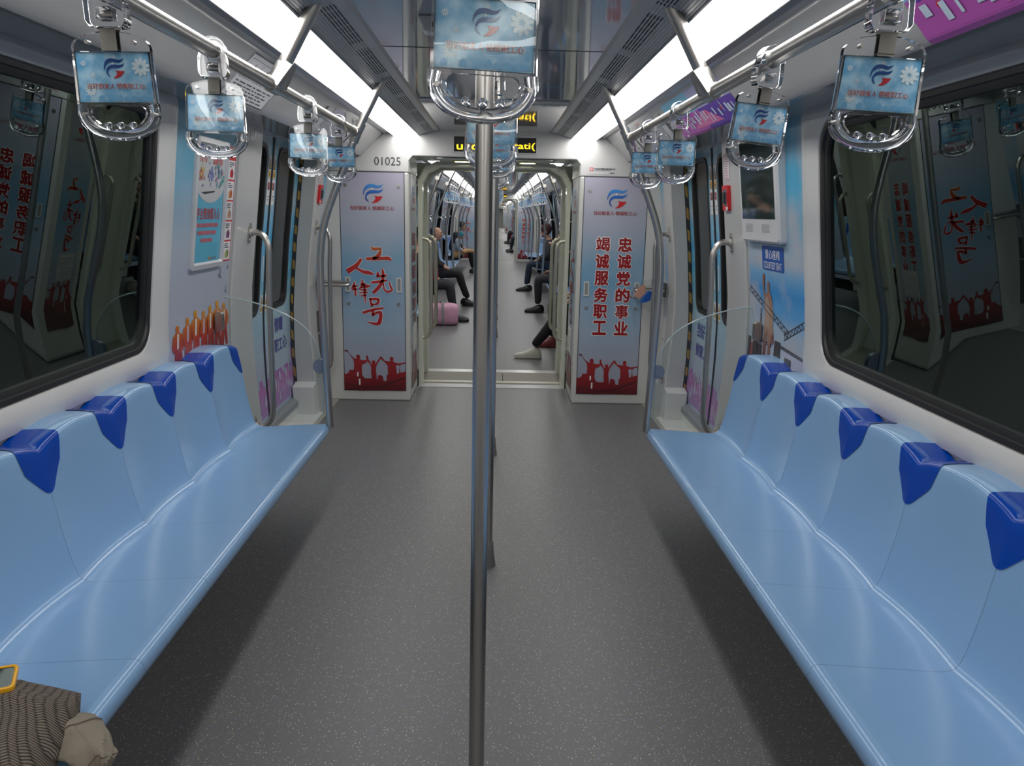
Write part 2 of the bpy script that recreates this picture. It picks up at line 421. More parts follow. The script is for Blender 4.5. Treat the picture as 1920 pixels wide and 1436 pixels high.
SIL = [(345, 806), (345, 576), (386, 572), (390, 556), (413, 554), (415, 515), (478, 514), (485, 440), (480, 385), (470, 355), (438, 312), (412, 270), (398, 255), (365, 248), (356, 236), (364, 228), (384, 234), (394, 226), (402, 240), (412, 262), (448, 312), (500, 353), (522, 345), (512, 322), (520, 302), (540, 293), (562, 305), (572, 330), (560, 352), (585, 370), (650, 371), (655, 342), (648, 320), (658, 304), (670, 306), (677, 322), (676, 345), (702, 392), (718, 426), (735, 430), (724, 402), (732, 380), (752, 371), (774, 384), (776, 404), (768, 424), (782, 416), (802, 380), (830, 338), (850, 310), (868, 325), (902, 376), (958, 384), (984, 378), (971, 350), (978, 328), (1000, 318), (1020, 330), (1024, 352), (1016, 374), (1034, 396), (1084, 410), (1124, 406), (1188, 394), (1188, 412), (1130, 420), (1116, 440), (1064, 434), (1052, 458), (1064, 500), (1066, 562), (1098, 548), (1104, 480), (1106, 386), (1109, 480), (1118, 545), (1150, 536), (1188, 522), (1188, 806)]
SILH = [[(600, 432), (648, 415), (664, 384), (704, 432), (716, 470), (716, 560), (722, 630), (640, 634), (612, 620), (598, 596), (590, 570), (590, 470)],
        [(796, 432), (848, 348), (892, 388), (930, 424), (944, 452), (945, 574), (928, 578), (926, 664), (886, 668), (874, 600), (842, 582), (820, 582), (806, 600), (800, 656), (790, 636), (788, 580), (780, 520), (786, 462)]]
CALL = [[(455, 190, 16), (470, 222, 34), (530, 222, 34), (582, 208, 14)], [(578, 222, 16), (562, 285, 42), (515, 335, 38), (470, 362, 30)], [(374, 360, 30), (480, 360, 40), (590, 352, 38), (680, 352, 40), (722, 382, 14)],
        [(312, 362, 30), (245, 455, 46), (118, 545, 62)], [(238, 492, 20), (330, 542, 36), (400, 555, 44), (472, 572, 18)],
        [(535, 545, 20), (532, 580, 34), (518, 612, 16)], [(518, 606, 22), (590, 600, 26), (660, 590, 18)], [(592, 488, 12), (604, 560, 32), (600, 665, 30)], [(440, 692, 26), (560, 676, 30), (662, 658, 18)], [(600, 660, 30), (545, 755, 42), (465, 838, 36)], [(608, 700, 16), (620, 788, 18), (672, 818, 26), (726, 790, 20), (700, 730, 22), (690, 672, 8)],
        [(215, 688, 18), (178, 785, 28)], [(188, 750, 16), (252, 742, 18)], [(216, 740, 18), (222, 884, 24)], [(172, 800, 14), (250, 788, 18)], [(310, 652, 14), (322, 722, 26), (276, 786, 18)], [(290, 716, 18), (425, 745, 24)], [(300, 760, 16), (400, 758, 18)], [(290, 800, 16), (380, 796, 18)], [(270, 842, 16), (392, 830, 18)], [(298, 884, 16), (372, 872, 16)], [(345, 700, 16), (350, 880, 20), (358, 992, 8)],
        [(418, 918, 22), (445, 1034, 26)], [(414, 925, 24), (535, 930, 32), (516, 1000, 26)], [(440, 1006, 20), (520, 996, 20)], [(312, 1125, 30), (460, 1078, 30), (604, 1050, 20)], [(456, 1092, 28), (452, 1168, 30)], [(452, 1150, 26), (560, 1112, 32), (548, 1245, 46), (505, 1280, 36), (376, 1254, 10)]]
PANELG = grad('cabinet_film', [(0.1, (.32, .34, .42)), (.35, (.36, .39, .48)), (.62, (.33, .44, .56)), (.95, (.17, .36, .54)), (1.18, (.21, .37, .52)), (1.42, (.36, .40, .49)), (1.65, (.42, .42, .49)), (1.83, (.42, .38, .50))], .3, cloud=.55, cscale=2.6, ccol=(.40, .43, .52), lo=0, hi=2)
REDG = grad('ink_red_flag', [(.09, (.10, .008, .012)), (.22, (.26, .012, .018)), (.34, (.34, .02, .022)), (.44, (.14, .01, .016)), (.6, (.13, .012, .018))], .35, lo=0, hi=1)
LOGOB = grad('ink_blue_fade', [(1.60, (.012, .03, .20)), (1.68, (.02, .10, .42)), (1.76, (.06, .32, .72))], .3, lo=1.5, hi=2)
def panel_art(a, kind, hw=.25):
    """the slogan print of one cabinet panel: v is height above the floor, u from -hw to hw"""
    k = hw/.25
    a.rect(-hw, hw, .09, 1.835, PANELG, 0)
    logo(a, .0*k+.01, 1.675, .15, 2, LOGOB)
    slogan(a, .0, 1.562, .345*k, halo=False)
    tf = lambda x, y: ((x-767)/7.365/226.*k, .085+(808-y)/7.365/405*1.745)
    a.poly([tf(*p) for p in SIL], REDG, 2, [[tf(*p) for p in h] for h in SILH])
    SH = lambda off: [tf(345, 700+off), tf(600, 750+off), tf(800, 745+off), tf(1188, 600+off), tf(1188, 622+off), tf(840, 770+off), tf(600, 775+off), tf(345, 716+off)]
    fold = pm('ink_flag_fold', (.085, .007, .012), .4)
    a.poly(SH(0), fold, 3); a.poly(SH(62)[:3]+[tf(1188, 690), tf(1188, 705), tf(820, 806), tf(345, 800)], fold, 3)
    for x0, y0, x1, y1 in ((522, 545, 542, 606), (545, 640, 566, 728)):
        a.rect(*(tf(x0, y0)[0], tf(x1, y0)[0], tf(0, y1)[1], tf(0, y0)[1]), WINK, 3)
    if kind == 'cal':
        g = lambda x, y: ((x-470)/7.56/226.*k, 1.833-(430+y/7.56-323)/405*1.745)
        warm = grad('ink_brush', [(.55, (.42, .012, .016)), (1.08, (.45, .02, .02)), (1.20, (.42, .05, .02)), (1.28, (.50, .14, .04))], .35, lo=.5, hi=1.4)
        for st in CALL: a.brush(st, WINK, 2, grow=7, tf=g)
        for st in CALL: a.brush(st, warm, 3, tf=g)
    else:
        for i, (l, r) in enumerate(zip('竭诚服务职工', '忠诚党的事业')):
            z = 1.318-.135*i
            for ch, u in ((l, -.085*k), (r, .092*k)):
                a.text(ch, u, z, .106*k, WINK, 2, .085, height=.108); a.text(ch, u, z, .106*k, DRED, 3, .022 if ch in '事竭' else .038, height=.108)

# ------------------------------------------------------------------ the body shell of one carriage
WXT = [(0, 1.35), (.25, 1.372), (.6, 1.398), (.85, 1.405), (1.1, 1.395), (1.5, 1.345), (1.97, 1.288), (2.1, 1.27)]
DXT = [(0, 1.50), (.1, 1.518), (.5, 1.535), (.85, 1.53), (1.3, 1.488), (1.97, 1.405), (2.1, 1.39)]
def wx(z): return float(np.interp(z, [a for a, b in WXT], [b for a, b in WXT]))
def dxx(z): return float(np.interp(z, [a for a, b in DXT], [b for a, b in DXT]))
def wallfn(s, base=0.0, fx=wx):
    """print mapping for a side wall: u runs to the viewer's right"""
    return lambda u, v, d: (s*(fx(v)-base-d), -s*u, v)
def zs(z0, z1, n=None):
    k = sorted({z0, z1} | {a for a, b in WXT if z0 < a < z1} | {z0+(z1-z0)*i/8 for i in range(9)}); return k
def side_patch(mb, s, y0, y1, z0, z1, off=0., fx=wx, mat=None):
    mb.grid([[(s*(fx(z)-off), y, z) for z in zs(z0, z1)] for y in (y0, y1)], mat)
HEAD = [(.79, 2.112), (.80, 2.134), (.825, 2.138), (.845, 2.128), (.875, 2.128), (.882, 2.118), (.95, 2.052), (1.005, 1.995), (1.03, 1.966), (1.045, 1.957), (1.062, 1.957), (1.072, 1.966), (1.09, 1.985), (1.20, 1.988), (1.30, 1.976)]
def shell(y0, y1, bays, doors, w0=None):
    """walls with window and door openings, floor, ceiling, cove panels; bays = window openings (y0,y1); doors = (y0,y1)"""
    fl = MB().grid([[(x, y, 0) for x in (-1.32, 1.32)] for y in (y0, y1+.56)])
    struct('floor', fl, MATS['floor'], smooth=False)
    for s, side in ((-1, 'left'), (1, 'right')):
        mb = MB(); cuts = sorted([(a, b, 'w') for a, b in bays]+[(a, b, 'd') for a, b in doors]); y = y0
        for a, b, k in cuts:
            if a > y: side_patch(mb, s, y, a, 0, 1.99)
            if k == 'w':
                side_patch(mb, s, a, b, 0, .93); side_patch(mb, s, a, b, 1.945, 1.99)
            y = b
        if y < y1: side_patch(mb, s, y, y1, 0, 1.99)
        struct('wall_'+side, mb, PILLAR)
        cv = MB().grid([[(s*x, y, z) for x, z in HEAD] for y in (y0, y1)])
        struct('ceiling_cove_'+side, cv, COVE, ang=25)
    ce = MB()
    for s in (-1, 1): ce.grid([[(s*.474, y, 2.157), (s*.440, y, 2.160), (s*.430, y, 2.171)] for y in (y0, y1)], ALU)
    ce.grid([[(x, y, 2.171) for x in (-.43, .43)] for y in (y0, y1)], CEILM)
    return struct('ceiling', ce, smooth=False)
def light_strip(s, y0, y1, label, group=None):
    """a long diffuser between the grille and the cove, with its trim edges"""
    t = thing('ceiling_light', label, 'ceiling light', (s*.69, y0, 2.1), group)
    P = [(.602, 2.128), (.615, 2.112), (.65, 2.103), (.69, 2.099), (.73, 2.099), (.765, 2.103), (.785, 2.112)]
    obj('diffuser', MB().grid([[(s*x, y, z) for x, z in P] for y in (y0, y1)]), STRIPM, t)
    tr = MB()
    tr.grid([[(s*x, y, z) for x, z in ((.588, 2.120), (.594, 2.118), (.602, 2.130))] for y in (y0, y1)])
    obj('trim_edge', tr, ALU, t)
    return t
def air_grille(s, y0, y1, label, group=None, detail=True):
    t = thing('air_grille', label, 'air vent', (s*.53, y0, 2.13), group)
    # sloped slat band from the ceiling trim down to the light
    n = 11
    sl = MB()
    for i in range(n):
        a = i/n; x0 = .474+(.590-.474)*a; z0 = 2.157+(2.122-2.157)*a; w = .0050
        sl.add([(s*q, y, z) for y in (y0, y1) for q, z in ((x0, z0), (x0+w, z0-.0015), (x0+w, z0+.004), (x0, z0+.006))], [(0, 1, 5, 4), (1, 2, 6, 5), (0, 3, 7, 4)])
    obj('slat_band', sl, ALUD, t, smooth=False)
    bk = MB(); sol = MB()
    bk.grid([[(s*.474, y, 2.170), (s*.596, y, 2.134)] for y in (y0, y1)])
    obj('duct', bk, VOID, t, smooth=False)
    # blanked stretches: the outlet slots open only in groups
    sol.grid([[(s*.533, y, 2.1415), (s*.592, y, 2.1237)] for y in (y0, y1)])
    if detail:
        y = y0; k = 0
        while y < y1:
            L = .52 if k % 2 else .11
            if k % 2 == 0: sol.grid([[(s*.474, yy, 2.1585), (s*.536, yy, 2.1403)] for yy in (y, min(y+L, y1))])
            y += L; k += 1
        y = y0
        while y < y1:
            sol.add([(s*x, yy, z) for yy in (y, y+.010) for x, z in ((.474, 2.1575), (.536, 2.1392))], [(0, 1, 3, 2)]); y += .10
    obj('blanking_panel', sol, ALUD, t, smooth=False)
    return t

Y1 = 6.28
CAR1_DOORS = [(4.50, 5.86)]; CAR1_BAYS = [(1.08, 3.30)]
shell(-2.6, Y1, CAR1_BAYS, CAR1_DOORS)
struct('wall_back', MB().box(-1.45, 1.45, -2.66, -2.6, 0, 2.2), WHITE, smooth=False)
for s, nm in ((-1, 'left'), (1, 'right')):
    light_strip(s, -2.6, Y1-.005, 'long glowing white ceiling light strip along the %s side of the near carriage' % nm)
    air_grille(s, -2.6, Y1-.005, 'long grey slatted air grille beside the %s light strip of the near carriage' % nm)
# white dropped ceiling panel by the bulkhead and the seams of the mirror ceiling
cp = MB()
cp.box(-.425, .425, 4.72, Y1-.002, 2.162, 2.1695, CEILW)
cp.box(-.425, .425, 4.60, 4.70, 2.164, 2.1695, ALUD)
struct('trim_1', cp, smooth=False, label='white ceiling panel before the bulkhead')
cp = MB()
for y in (3.225, 1.7, .2): cp.box(-.43, .43, y-.0025, y+.0025, 2.1695, 2.1712)
struct('trim_2', cp, DARKG, smooth=False, label='dark seams of the ceiling panels')

# windows -----------------------------------------------------------------------------------------
def window(s, y0, y1, n, label, detail=True):
    """surround, rubber gasket and pane filling the wall opening y0..y1"""
    fn = lambda y, z, off: (s*(wx(z)-off), y, z)
    def loop(a, b, c, d, r, off, nn=9):
        P = []
        for (cx, cz, aa) in ((b-r, d-r, 0), (a+r, d-r, 90), (a+r, c+r, 180), (b-r, c+r, 270)):
            for i in range(nn+1):
                t = math.radians(aa+90*i/nn); P.append((cx+r*math.cos(t), cz+r*math.sin(t)))
        Q = []
        for i, p in enumerate(P):
            q = P[(i+1) % len(P)]; Q.append(p)
            m = 8 if (i % (nn+1)) == nn else 1
            Q += [(p[0]+(q[0]-p[0])*k/m, p[1]+(q[1]-p[1])*k/m) for k in range(1, m)]
        return [fn(y, z, off) for y, z in Q]
    t = struct('window_%d' % n, MB().loft([loop(y0-.05, y1+.045, .872, 1.985, .05, -.004), loop(y0-.048, y1+.043, .876, 1.983, .05, .012), loop(y0-.02, y1+.015, .905, 1.965, .07, .020),
                          loop(y0+.02, y1-.03, .935, 1.95, .09, .018), loop(y0+.09, y1-.11, .962, 1.930, .12, .006), loop(y0+.10, y1-.118, .968, 1.926, .115, -.012)]), WHITE, label=label)
    g = MB().loft([loop(y0+.095, y1-.113, .965, 1.928, .118, -.010), loop(y0+.10, y1-.120, .970, 1.925, .115, .004), loop(y0+.115, y1-.135, .985, 1.910, .11, .003), loop(y0+.118, y1-.138, .988, 1.907, .11, -.006),
                   loop(y0+.124, y1-.146, .996, 1.899, .105, -.007), loop(y0+.136, y1-.158, 1.008, 1.887, .10, -.010), loop(y0+.138, y1-.160, 1.010, 1.885, .10, -.03)])
    obj('gasket', g, BLACK, t)
    pane = MB().grid([[fn(y, z, -.022) for z in np.linspace(.99, 1.905, 9)] for y in (y0+.115, y1-.14)])
    obj('pane', pane, WINDOWG, t)
    return t
WIN = [window(-1, 1.08, 3.30, 1, 'large dark window above the left bench'), window(1, 1.08, 3.30, 2, 'large dark window above the right bench')]
tun = MB()
for s in (-1, 1): tun.grid([[(s*2.3, y, z) for z in (-.5, 3.)] for y in (-4, 140)])
struct('wall_tunnel', tun, pm('tunnel_black', (.13, .16, .155), .9), smooth=False)

# doors -------------------------------------------------------------------------------------------
FILMD = grad('door_film', [(.12, (.36, .42, .56)), (.55, (.40, .48, .60)), (.85, (.33, .52, .64)), (1.05, (.14, .44, .62)), (1.30, (.07, .41, .72)), (1.48, (.13, .46, .72)), (1.58, (.36, .50, .60)), (1.75, (.12, .40, .56)), (1.99, (.09, .36, .52))], .25, cloud=.35, cscale=4, ccol=(.42, .50, .60), coat=.3)
SKYL = grad('door_skyline', [(.15, (.33, .18, .44)), (.34, (.45, .15, .42)), (.45, (.28, .10, .40)), (.6, (.12, .07, .34))], .35, lo=0, hi=1)
PALE = pm('ink_pale_lilac', (.48, .45, .60), .35)
def skyline(a, u0, u1, seed):
    rnd = random.Random(seed); u = u0; P = [(u0, .16)]
    while u < u1-.012:
        w = rnd.uniform(.018, .05); h = .30+.13*rnd.random()
        if rnd.random() < .25: h += .13
        P += [(u, h), (min(u+w, u1), h)]; u += w
    P += [(u1, .16)]
    a.poly(P, SKYL, 1)
    for i in range(30):
        a.disc(rnd.uniform(u0+.03, u1-.03), rnd.uniform(.19, .37), rnd.uniform(.022, .042), (PALE, pm('ink_mauve', (.40, .30, .52), .35), pm('ink_rosy', (.46, .30, .48), .35))[i % 3], 2+i*.05, 12, .5)
def sticker_warn(a, u, v, k=1.):
    a.rect(u-.03*k, u+.03*k, v-.075*k, v+.075*k, STK, 1)
    a.poly([(u-.024*k, v-.012*k), (u+.024*k, v-.012*k), (u, v+.062*k)], BINK, 2); a.poly([(u-.017*k, v-.006*k), (u+.017*k, v-.006*k), (u, v+.046*k)], YEL, 3)
    a.disc(u, v+.008*k, .006*k, BINK, 4, 8); a.rect(u-.022*k, u+.022*k, v-.062*k, v-.022*k, YEL, 2)
    a.rect(u-.012*k, u+.012*k, v-.045*k, v-.040*k, BINK, 3); a.rect(u-.012*k, u+.012*k, v-.055*k, v-.050*k, BINK, 3)
def sticker_lean(a, u, v):
    a.rect(u-.03, u+.03, v-.10, v+.08, STK, 1); a.ringp(u, v+.018, .020, .026, RED, 2, 20, 1.); 
    a.ringp(u, v+.018, .0, .001, RED, 2)
    a.poly([(u-.006, v+.036), (u+.004, v+.036), (u+.006, v-.004), (u-.008, v-.004)], BINK, 3)
    a.poly([(u-.02, v+.034), (u-.016, v+.038), (u+.02, v+.002), (u+.016, v-.002)], RED, 4)
    a.rect(u-.014, u+.014, v-.050, v-.044, BINK, 2); a.rect(u-.012, u+.012, v-.070, v-.065, BINK, 2)
def door(s, y0, y1, n, label, detail=True):
    """a pair of leaves in the deep doorway between the two pillars"""
    yc = (y0+y1)/2
    t = thing('door_%d' % n, label, None, (s*1.5, yc, 0)); t['kind'] = 'structure'
    def D(y, z, off): return (s*(dxx(z)-off), y, z)
    for (a, b, far) in ((y0-.05, yc-.012, 0), (yc+.012, y1+.03, 1)):
        lf = MB()
        wy0, wy1 = (yc+.13, y1-.14) if far else (y0+.14, yc-.13)
        def loopr(p0, p1, q0, q1, r, off): return [D(y, z, off) for y, z in densify(rrect(p0, p1, q0, q1, r))]
        # leaf skin as grid with the window opening left out
        YS = sorted({a, b, wy0, wy1}); ZS = sorted({.13, .87, 1.93, 2.0, .35, .6, 1.1, 1.3, 1.5, 1.7})
        for i in range(len(YS)-1):
            for j in range(len(ZS)-1):
                if YS[i] >= wy0 and YS[i+1] <= wy1 and ZS[j] >= .87 and ZS[j+1] <= 1.93: continue
                lf.add([D(YS[i], ZS[j], .0), D(YS[i+1], ZS[j], .0), D(YS[i+1], ZS[j+1], 0), D(YS[i], ZS[j+1], 0)], [(0, 1, 2, 3)], FILMD)
        for e in (a, b): lf.grid([[D(e, z, 0) for z in ZS], [D(e, z, -.03) for z in ZS]], ALU)
        leaf = obj('door_leaf', lf, None, t, ang=30)
        if detail:
            A = Art(lambda u, v, d: D(-s*u, v, d+.0006), .0009)
            cu = lambda y: -s*y
            e = yc-.052 if not far else yc+.052
            sticker_warn(A, cu(e), 1.80); sticker_lean(A, cu(e), 1.665); sticker_warn(A, cu(e), .925, .8)
            ua, ub = sorted((cu(a), cu(b))); um = (ua+ub)/2+(.02 if (ua+ub)/2 > cu(yc) else -.02)
            skyline(A, max(ua, min(cu(y0), cu(y1))), min(ub, max(cu(y0), cu(y1))), 5+far+s)
            first = (ua+ub)/2 < cu(yc)
            A.text('当好' if first else '情暖', um-.02, .735, .21, PURPLE, 2, .02); A.text('娘家人' if first else '职工心', um+.02, .585, .31, PURPLE, 2, .02)
            A.rect(cu(e)-.008, cu(e)+.008, 1.07, 1.24, STK, 1)
            A.build('film_print', leaf)
        gk = MB().loft([loopr(wy0-.012, wy1+.012, .858, 1.942, .085, .001), loopr(wy0-.008, wy1+.008, .862, 1.938, .085, .008), loopr(wy0+.018, wy1-.018, .888, 1.912, .07, .006), loopr(wy0+.02, wy1-.02, .89, 1.91, .07, -.02)])
        obj('window_gasket', gk, BLACK, leaf)
        # leaf corners between rectangular opening and rounded gasket
        obj('pane', MB().grid([[D(y, z, -.012) for z in np.linspace(.875, 1.925, 8)] for y in (wy0+.004, wy1-.004)]), DOORG, leaf)
    obj('centre_seal', MB().grid([[D(yc-.014, z, .004), D(yc, z, .009), D(yc+.014, z, .004)] for z in np.linspace(.13, 2.0, 9)]), BLACK, t)
    si = MB()
    si.grid([[(s*x, y, z) for x, z in ((1.30, .004), (1.475, .012), (1.48, .075), (1.505, .08), (1.53, .08))] for y in (y0, y1)], CREAM)
    obj('step_plate', si, None, t)
    sg = MB().grid([[(s*x, y, z) for x, z in ((1.470, .076), (1.470, .115), (1.50, .135), (1.54, .135))] for y in (y0, y1)])
    obj('sill_channel', sg, GREY, t)
    hd = MB(); hd.grid([[(s*x, y, z) for x, z in ((1.285, 1.980), (1.415, 1.985), (1.45, 2.03))] for y in (y0, y1)], WHITE)
    obj('header', hd, None, t)
    return t
door(-1, 4.50, 5.86, 1, 'pair of light blue sliding doors on the left side')
door(1, 4.50, 5.86, 2, 'pair of light blue sliding doors on the right side')
pl = MB()  # grey panel with orange band, put in behind the door panes for their tone
GOLD = pm('pane_band', C(190, 130, 45), .5); PGREY = pm('pane_backing_grey', (.34, .35, .33), .6)
for s in (-1, 1):
    pl.grid([[(s*1.72, y, z) for z in (-.2, 1.80)] for y in (3.9, 7.6)], PGREY); pl.grid([[(s*1.72, y, z) for z in (1.80, 2.06)] for y in (3.9, 7.6)], GOLD); pl.grid([[(s*1.72, y, z) for z in (2.06, 2.4)] for y in (3.9, 7.6)], PGREY)
struct('wall_behind_doors', pl, smooth=False)

# door pillars --------------------------------------------------------------------------------------
def pillar(s, y0, y1, n, far, label):
    """white post beside the doorway, its reveal running back to the door leaves"""
    mb = MB(); Z = zs(0, 1.99)
    e = .006
    if far:   # reveal faces the camera at y0
        mb.grid([[(s*(dxx(z)+.02), y0, z), (s*(wx(z)+.02), y0, z), (s*(wx(z)-.010), y0+.002, z), (s*(wx(z)-.018), y0+.012, z), (s*(wx(z)-.018), y1-.012, z), (s*(wx(z)-.010), y1, z), (s*(wx(z)+.01), y1, z)] for z in Z])
    else:
        mb.grid([[(s*(wx(z)+.01), y0, z), (s*(wx(z)-.010), y0, z), (s*(wx(z)-.018), y0+.012, z), (s*(wx(z)-.018), y1-.012, z), (s*(wx(z)-.010), y1, z), (s*(dxx(z)+.02), y1, z)] for z in Z])
    o = struct('trim_%d' % n, mb, PILLAR, label=label, ang=30)
    if far:
        kb = MB()
        kb.add([(s*x, y, z) for y, zt in ((y0-.10, .222), (y0+.003, .245)) for x, z in ((1.338, 0), (1.352, zt), (1.51, zt), (1.50, 0))], [(0, 1, 2, 3), (0, 1, 5, 4), (1, 2, 6, 5), (4, 5, 6, 7), (2, 3, 7, 6)])
        obj('kick_box', kb, CREAM, o, smooth=False, bevel=.004)
        hz = MB(); hz.grid([[(s*(dxx(z)-.006), y0-.001, z), (s*(dxx(z)-.024), y0-.001, z)] for z in np.linspace(.13, 1.98, 12)], MATS['hazard'])
        hz.grid([[(s*(dxx(z)+.004), y0-.002, z), (s*(dxx(z)-.006), y0-.002, z)] for z in np.linspace(.13, 1.98, 12)], BLACK)
        hz.grid([[(s*(dxx(z)-.024), y0-.002, z), (s*(dxx(z)-.030), y0-.002, z)] for z in np.linspace(.13, 1.98, 12)], BLACK)
        obj('hazard_strip', hz, None, o)
    return o
pillar(-1, 4.14, 4.50, 3, False, 'near door pillar on the left'); pillar(1, 4.14, 4.50, 4, False, 'near door pillar on the right')
pillar(-1, 5.86, 6.10, 5, True, 'far door pillar on the left'); pillar(1, 5.86, 6.10, 6, True, 'far door pillar on the right')
# pale threshold tiles in the doorways
th = MB()
for s in (-1, 1): th.box(s*1.262, s*1.48, 4.2, Y1, .0005, .004)
struct('trim_7', th, pm('threshold_tile', (.33, .32, .28), .45, vary=.06, vscale=40), smooth=False, label='pale threshold strips in the doorways')

# ------------------------------------------------------------------ bulkhead and gangway
def bulkhead(y, sgn=1, thick=.06):
    """end wall over the gangway opening: sgn=1 faces the camera"""
    mb = MB()
    prof = [(-1.38, 1.842), (-1.38, 1.99), (-1.05, 1.99), (-.90, 2.10), (-.80, 2.20), (.80, 2.20), (.90, 2.10), (1.05, 1.99), (1.38, 1.99), (1.38, 1.842), (.672, 1.842), (.672, 1.93), (.640, 1.966), (-.640, 1.966), (-.672, 1.93), (-.672, 1.842)]
    mb.prism(prof, [], lambda u, v, d: (u, y+d, v), 0, sgn*thick)
    return struct('wall_front', mb, WHITE, smooth=False, bevel=.006)
def cabinet(s, y, depth, kind_front, kind_side, label):
    """equipment cabinet filling the corner beside the gangway"""
    t = thing('equipment_cabinet', label, 'cabinet', (s*.99, y, 0))
    b = MB(); b.box(s*.672, s*1.41, y, y+depth, 0, 1.840)
    obj('body', b, CREAM, t, smooth=False, bevel=.012)
    fr = MB(); w = .256
    cx = s*.962
    fr.box(cx-w, cx+w, y-.0015, y+.01, .083, 1.842); 
    obj('panel_gap', fr, DARKG, t, smooth=False)
    A = Art(lambda u, v, d: (cx+u, y-.0046-d, v)); panel_art(A, kind_front)
    pn = MB(); pn.box(cx-.250, cx+.250, y-.004, y+.008, .090, 1.835)
    p = obj('door_panel', pn, CREAM, t, smooth=False)
    A.build('film_print', p)
    for u in (-.205, .205):
        h = MB(); z0, z1 = .90, 1.02; P = rrect(-.022, .022, z0, z1, .004, 3); Q = rrect(-.012, .012, z0+.012, z1-.012, .003, 3)
        f = lambda a_, v, d: (cx+u+a_, y-.007-d, v)
        h.loft([[f(p_[0], p_[1], 0) for p_ in P], [f(p_[0], p_[1], .004) for p_ in P], [f(p_[0], p_[1], .004) for p_ in Q], [f(p_[0], p_[1], .0005) for p_ in Q]], WHITE)
        h.add([f(p_[0], p_[1], .0006) for p_ in Q], [tuple(range(len(Q)))], pm('recess_grey', (.28, .28, .27), .5))
        obj('flush_handle', h, None, p, smooth=False)
        for z in (1.735, .805):
            if z > 1: uu = u*1.02
            else: uu = u*.98
            L = MB().cyl((cx+uu, y-.004, z), (cx+uu, y-.010, z), .0135, 18)
            L.box(cx+uu-.002, cx+uu+.002, y-.0125, y-.010, z-.008, z+.008)
            obj('lock', L, STEEL, p)
    # side facing the gangway
    B = Art(lambda u, v, d: (s*(.6699-d), y+.30-s*u, v))
    panel_art(B, kind_side, .20)
    sp = obj('side_panel', MB().box(s*.6705, s*.675, y+.09, y+.51, .085, 1.838), CREAM, t, smooth=False)
    B.build('film_print', sp)
    gr = MB()
    for i in range(10):
        z = .39+.021*i; gr.box(s*.662, s*.670, y+.22, y+.42, z, z+.010)
    gr.box(s*.666, s*.669, y+.20, y+.44, .375, .61)
    obj('vent_louvre', gr, WHITE, sp, smooth=False)
    return t
bulkhead(Y1)
cab_l = cabinet(-1, Y1, .58, 'cal', 'txt', 'tall white cabinet left of the gangway with red brush calligraphy on blue')
cab_r = cabinet(1, Y1, .58, 'txt', 'cal', 'tall white cabinet right of the gangway with two columns of red characters')

def gangway(ya, yb, tailored=True):
    """short passage between two carriages: side skins, ceiling, hoop frames, plates"""
    h = .655
    def sect(hw, top, ch, y): return [(-hw, y, 0), (-hw, y, top-ch), (-hw+ch*.35, y, top-ch*.35), (-hw+ch, y, top), (hw-ch, y, top), (hw-ch*.35, y, top-ch*.35), (hw, y, top-ch), (hw, y, 0)]
    sk = MB(); sk.grid([sect(.66, 1.966, .16, ya), sect(.66, 1.966, .16, yb)]); struct('wall_gangway', sk, GREENW, smooth=False)
    ce = MB(); ce.box(-.46, .46, ya-.50, ya+.10, 1.957, 1.964, CEILM); ce.box(-.46, .46, yb-.02, yb+.56, 1.95, 1.958, CEILM)
    for q in ((ya-.56, ya+.02), (yb-.02, yb+.56)): ce.box(-1.25, 1.25, q[0], q[1], 1.968, 1.99, GREENW); ce.box(-1.29, -.668, q[0], q[1], 1.8405, 1.969, GREENW); ce.box(.668, 1.29, q[0], q[1], 1.8405, 1.969, GREENW)
    struct('ceiling_gangway', ce, smooth=False)
    for k, (yy, dd) in enumerate(((ya+.06, .12), (yb-.18, .14))):
        fr = MB()
        o = sect(.662, 1.966, .16, 0); i = sect(.628, 1.922, .15, 0)
        L = [[(p[0], yy, p[2]) for p in o], [(p[0], yy, p[2]) for p in i], [(p[0], yy+dd, p[2]) for p in i], [(p[0], yy+dd, p[2]) for p in o]]
        fr.grid(L); struct('trim_gangway_frame', fr, GREENW, smooth=False, label='pale hoop frame of the gangway', bevel=.006)
    fl = MB(); fl.box(-.66, .66, ya-.05, ya+.10, -.01, .004, ALU); fl.box(-.66, .66, ya+.10, ya+.125, -.01, -.004, BLACK)
    fl.box(-.66, .66, ya+.125, ya+.20, -.01, .012, pm('plate_edge', (.55, .53, .44), .35))
    TREAD = pm('gangway_tread', (.24, .225, .20), .6, vary=.15, vscale=90)
    fl.box(-.66, .10, ya+.20, yb-.14, -.01, .009, TREAD); fl.box(.105, .66, ya+.20, yb-.14, -.01, .009, TREAD)
    fl.box(-.66, .66, yb-.14, yb, -.01, .006, pm('plate_bright', (.62, .62, .60), .3, metal=.3))
    struct('floor_gangway', fl, smooth=False)
gangway(6.86, 7.62)
def downlight(x, y, z, label, group=None):
    t = thing('downlight', label, 'ceiling light', (x, y, z), group)
    r = MB().loft([[(x+rr*math.cos(2*PI*k/24), y+rr*math.sin(2*PI*k/24), zz) for k in range(24)] for rr, zz in ((.080, z), (.079, z-.005), (.068, z-.007), (.066, z-.004))])
    obj('bezel', r, pm('bezel_yellow', C(205, 200, 90), .4), t)
    obj('lens', MB().add([(x+.067*math.cos(2*PI*k/24), y+.067*math.sin(2*PI*k/24), z-.0045) for k in range(24)], [tuple(range(24))]), LAMPM, t)
    return t
downlight(-.27, 6.66, 1.957, 'round warm downlight at left in the near end of the gangway ceiling')
downlight(.27, 6.66, 1.957, 'round warm downlight at right in the near end of the gangway ceiling')
downlight(-.265, 7.95, 1.95, 'round warm downlight at left in the far end of the gangway ceiling')
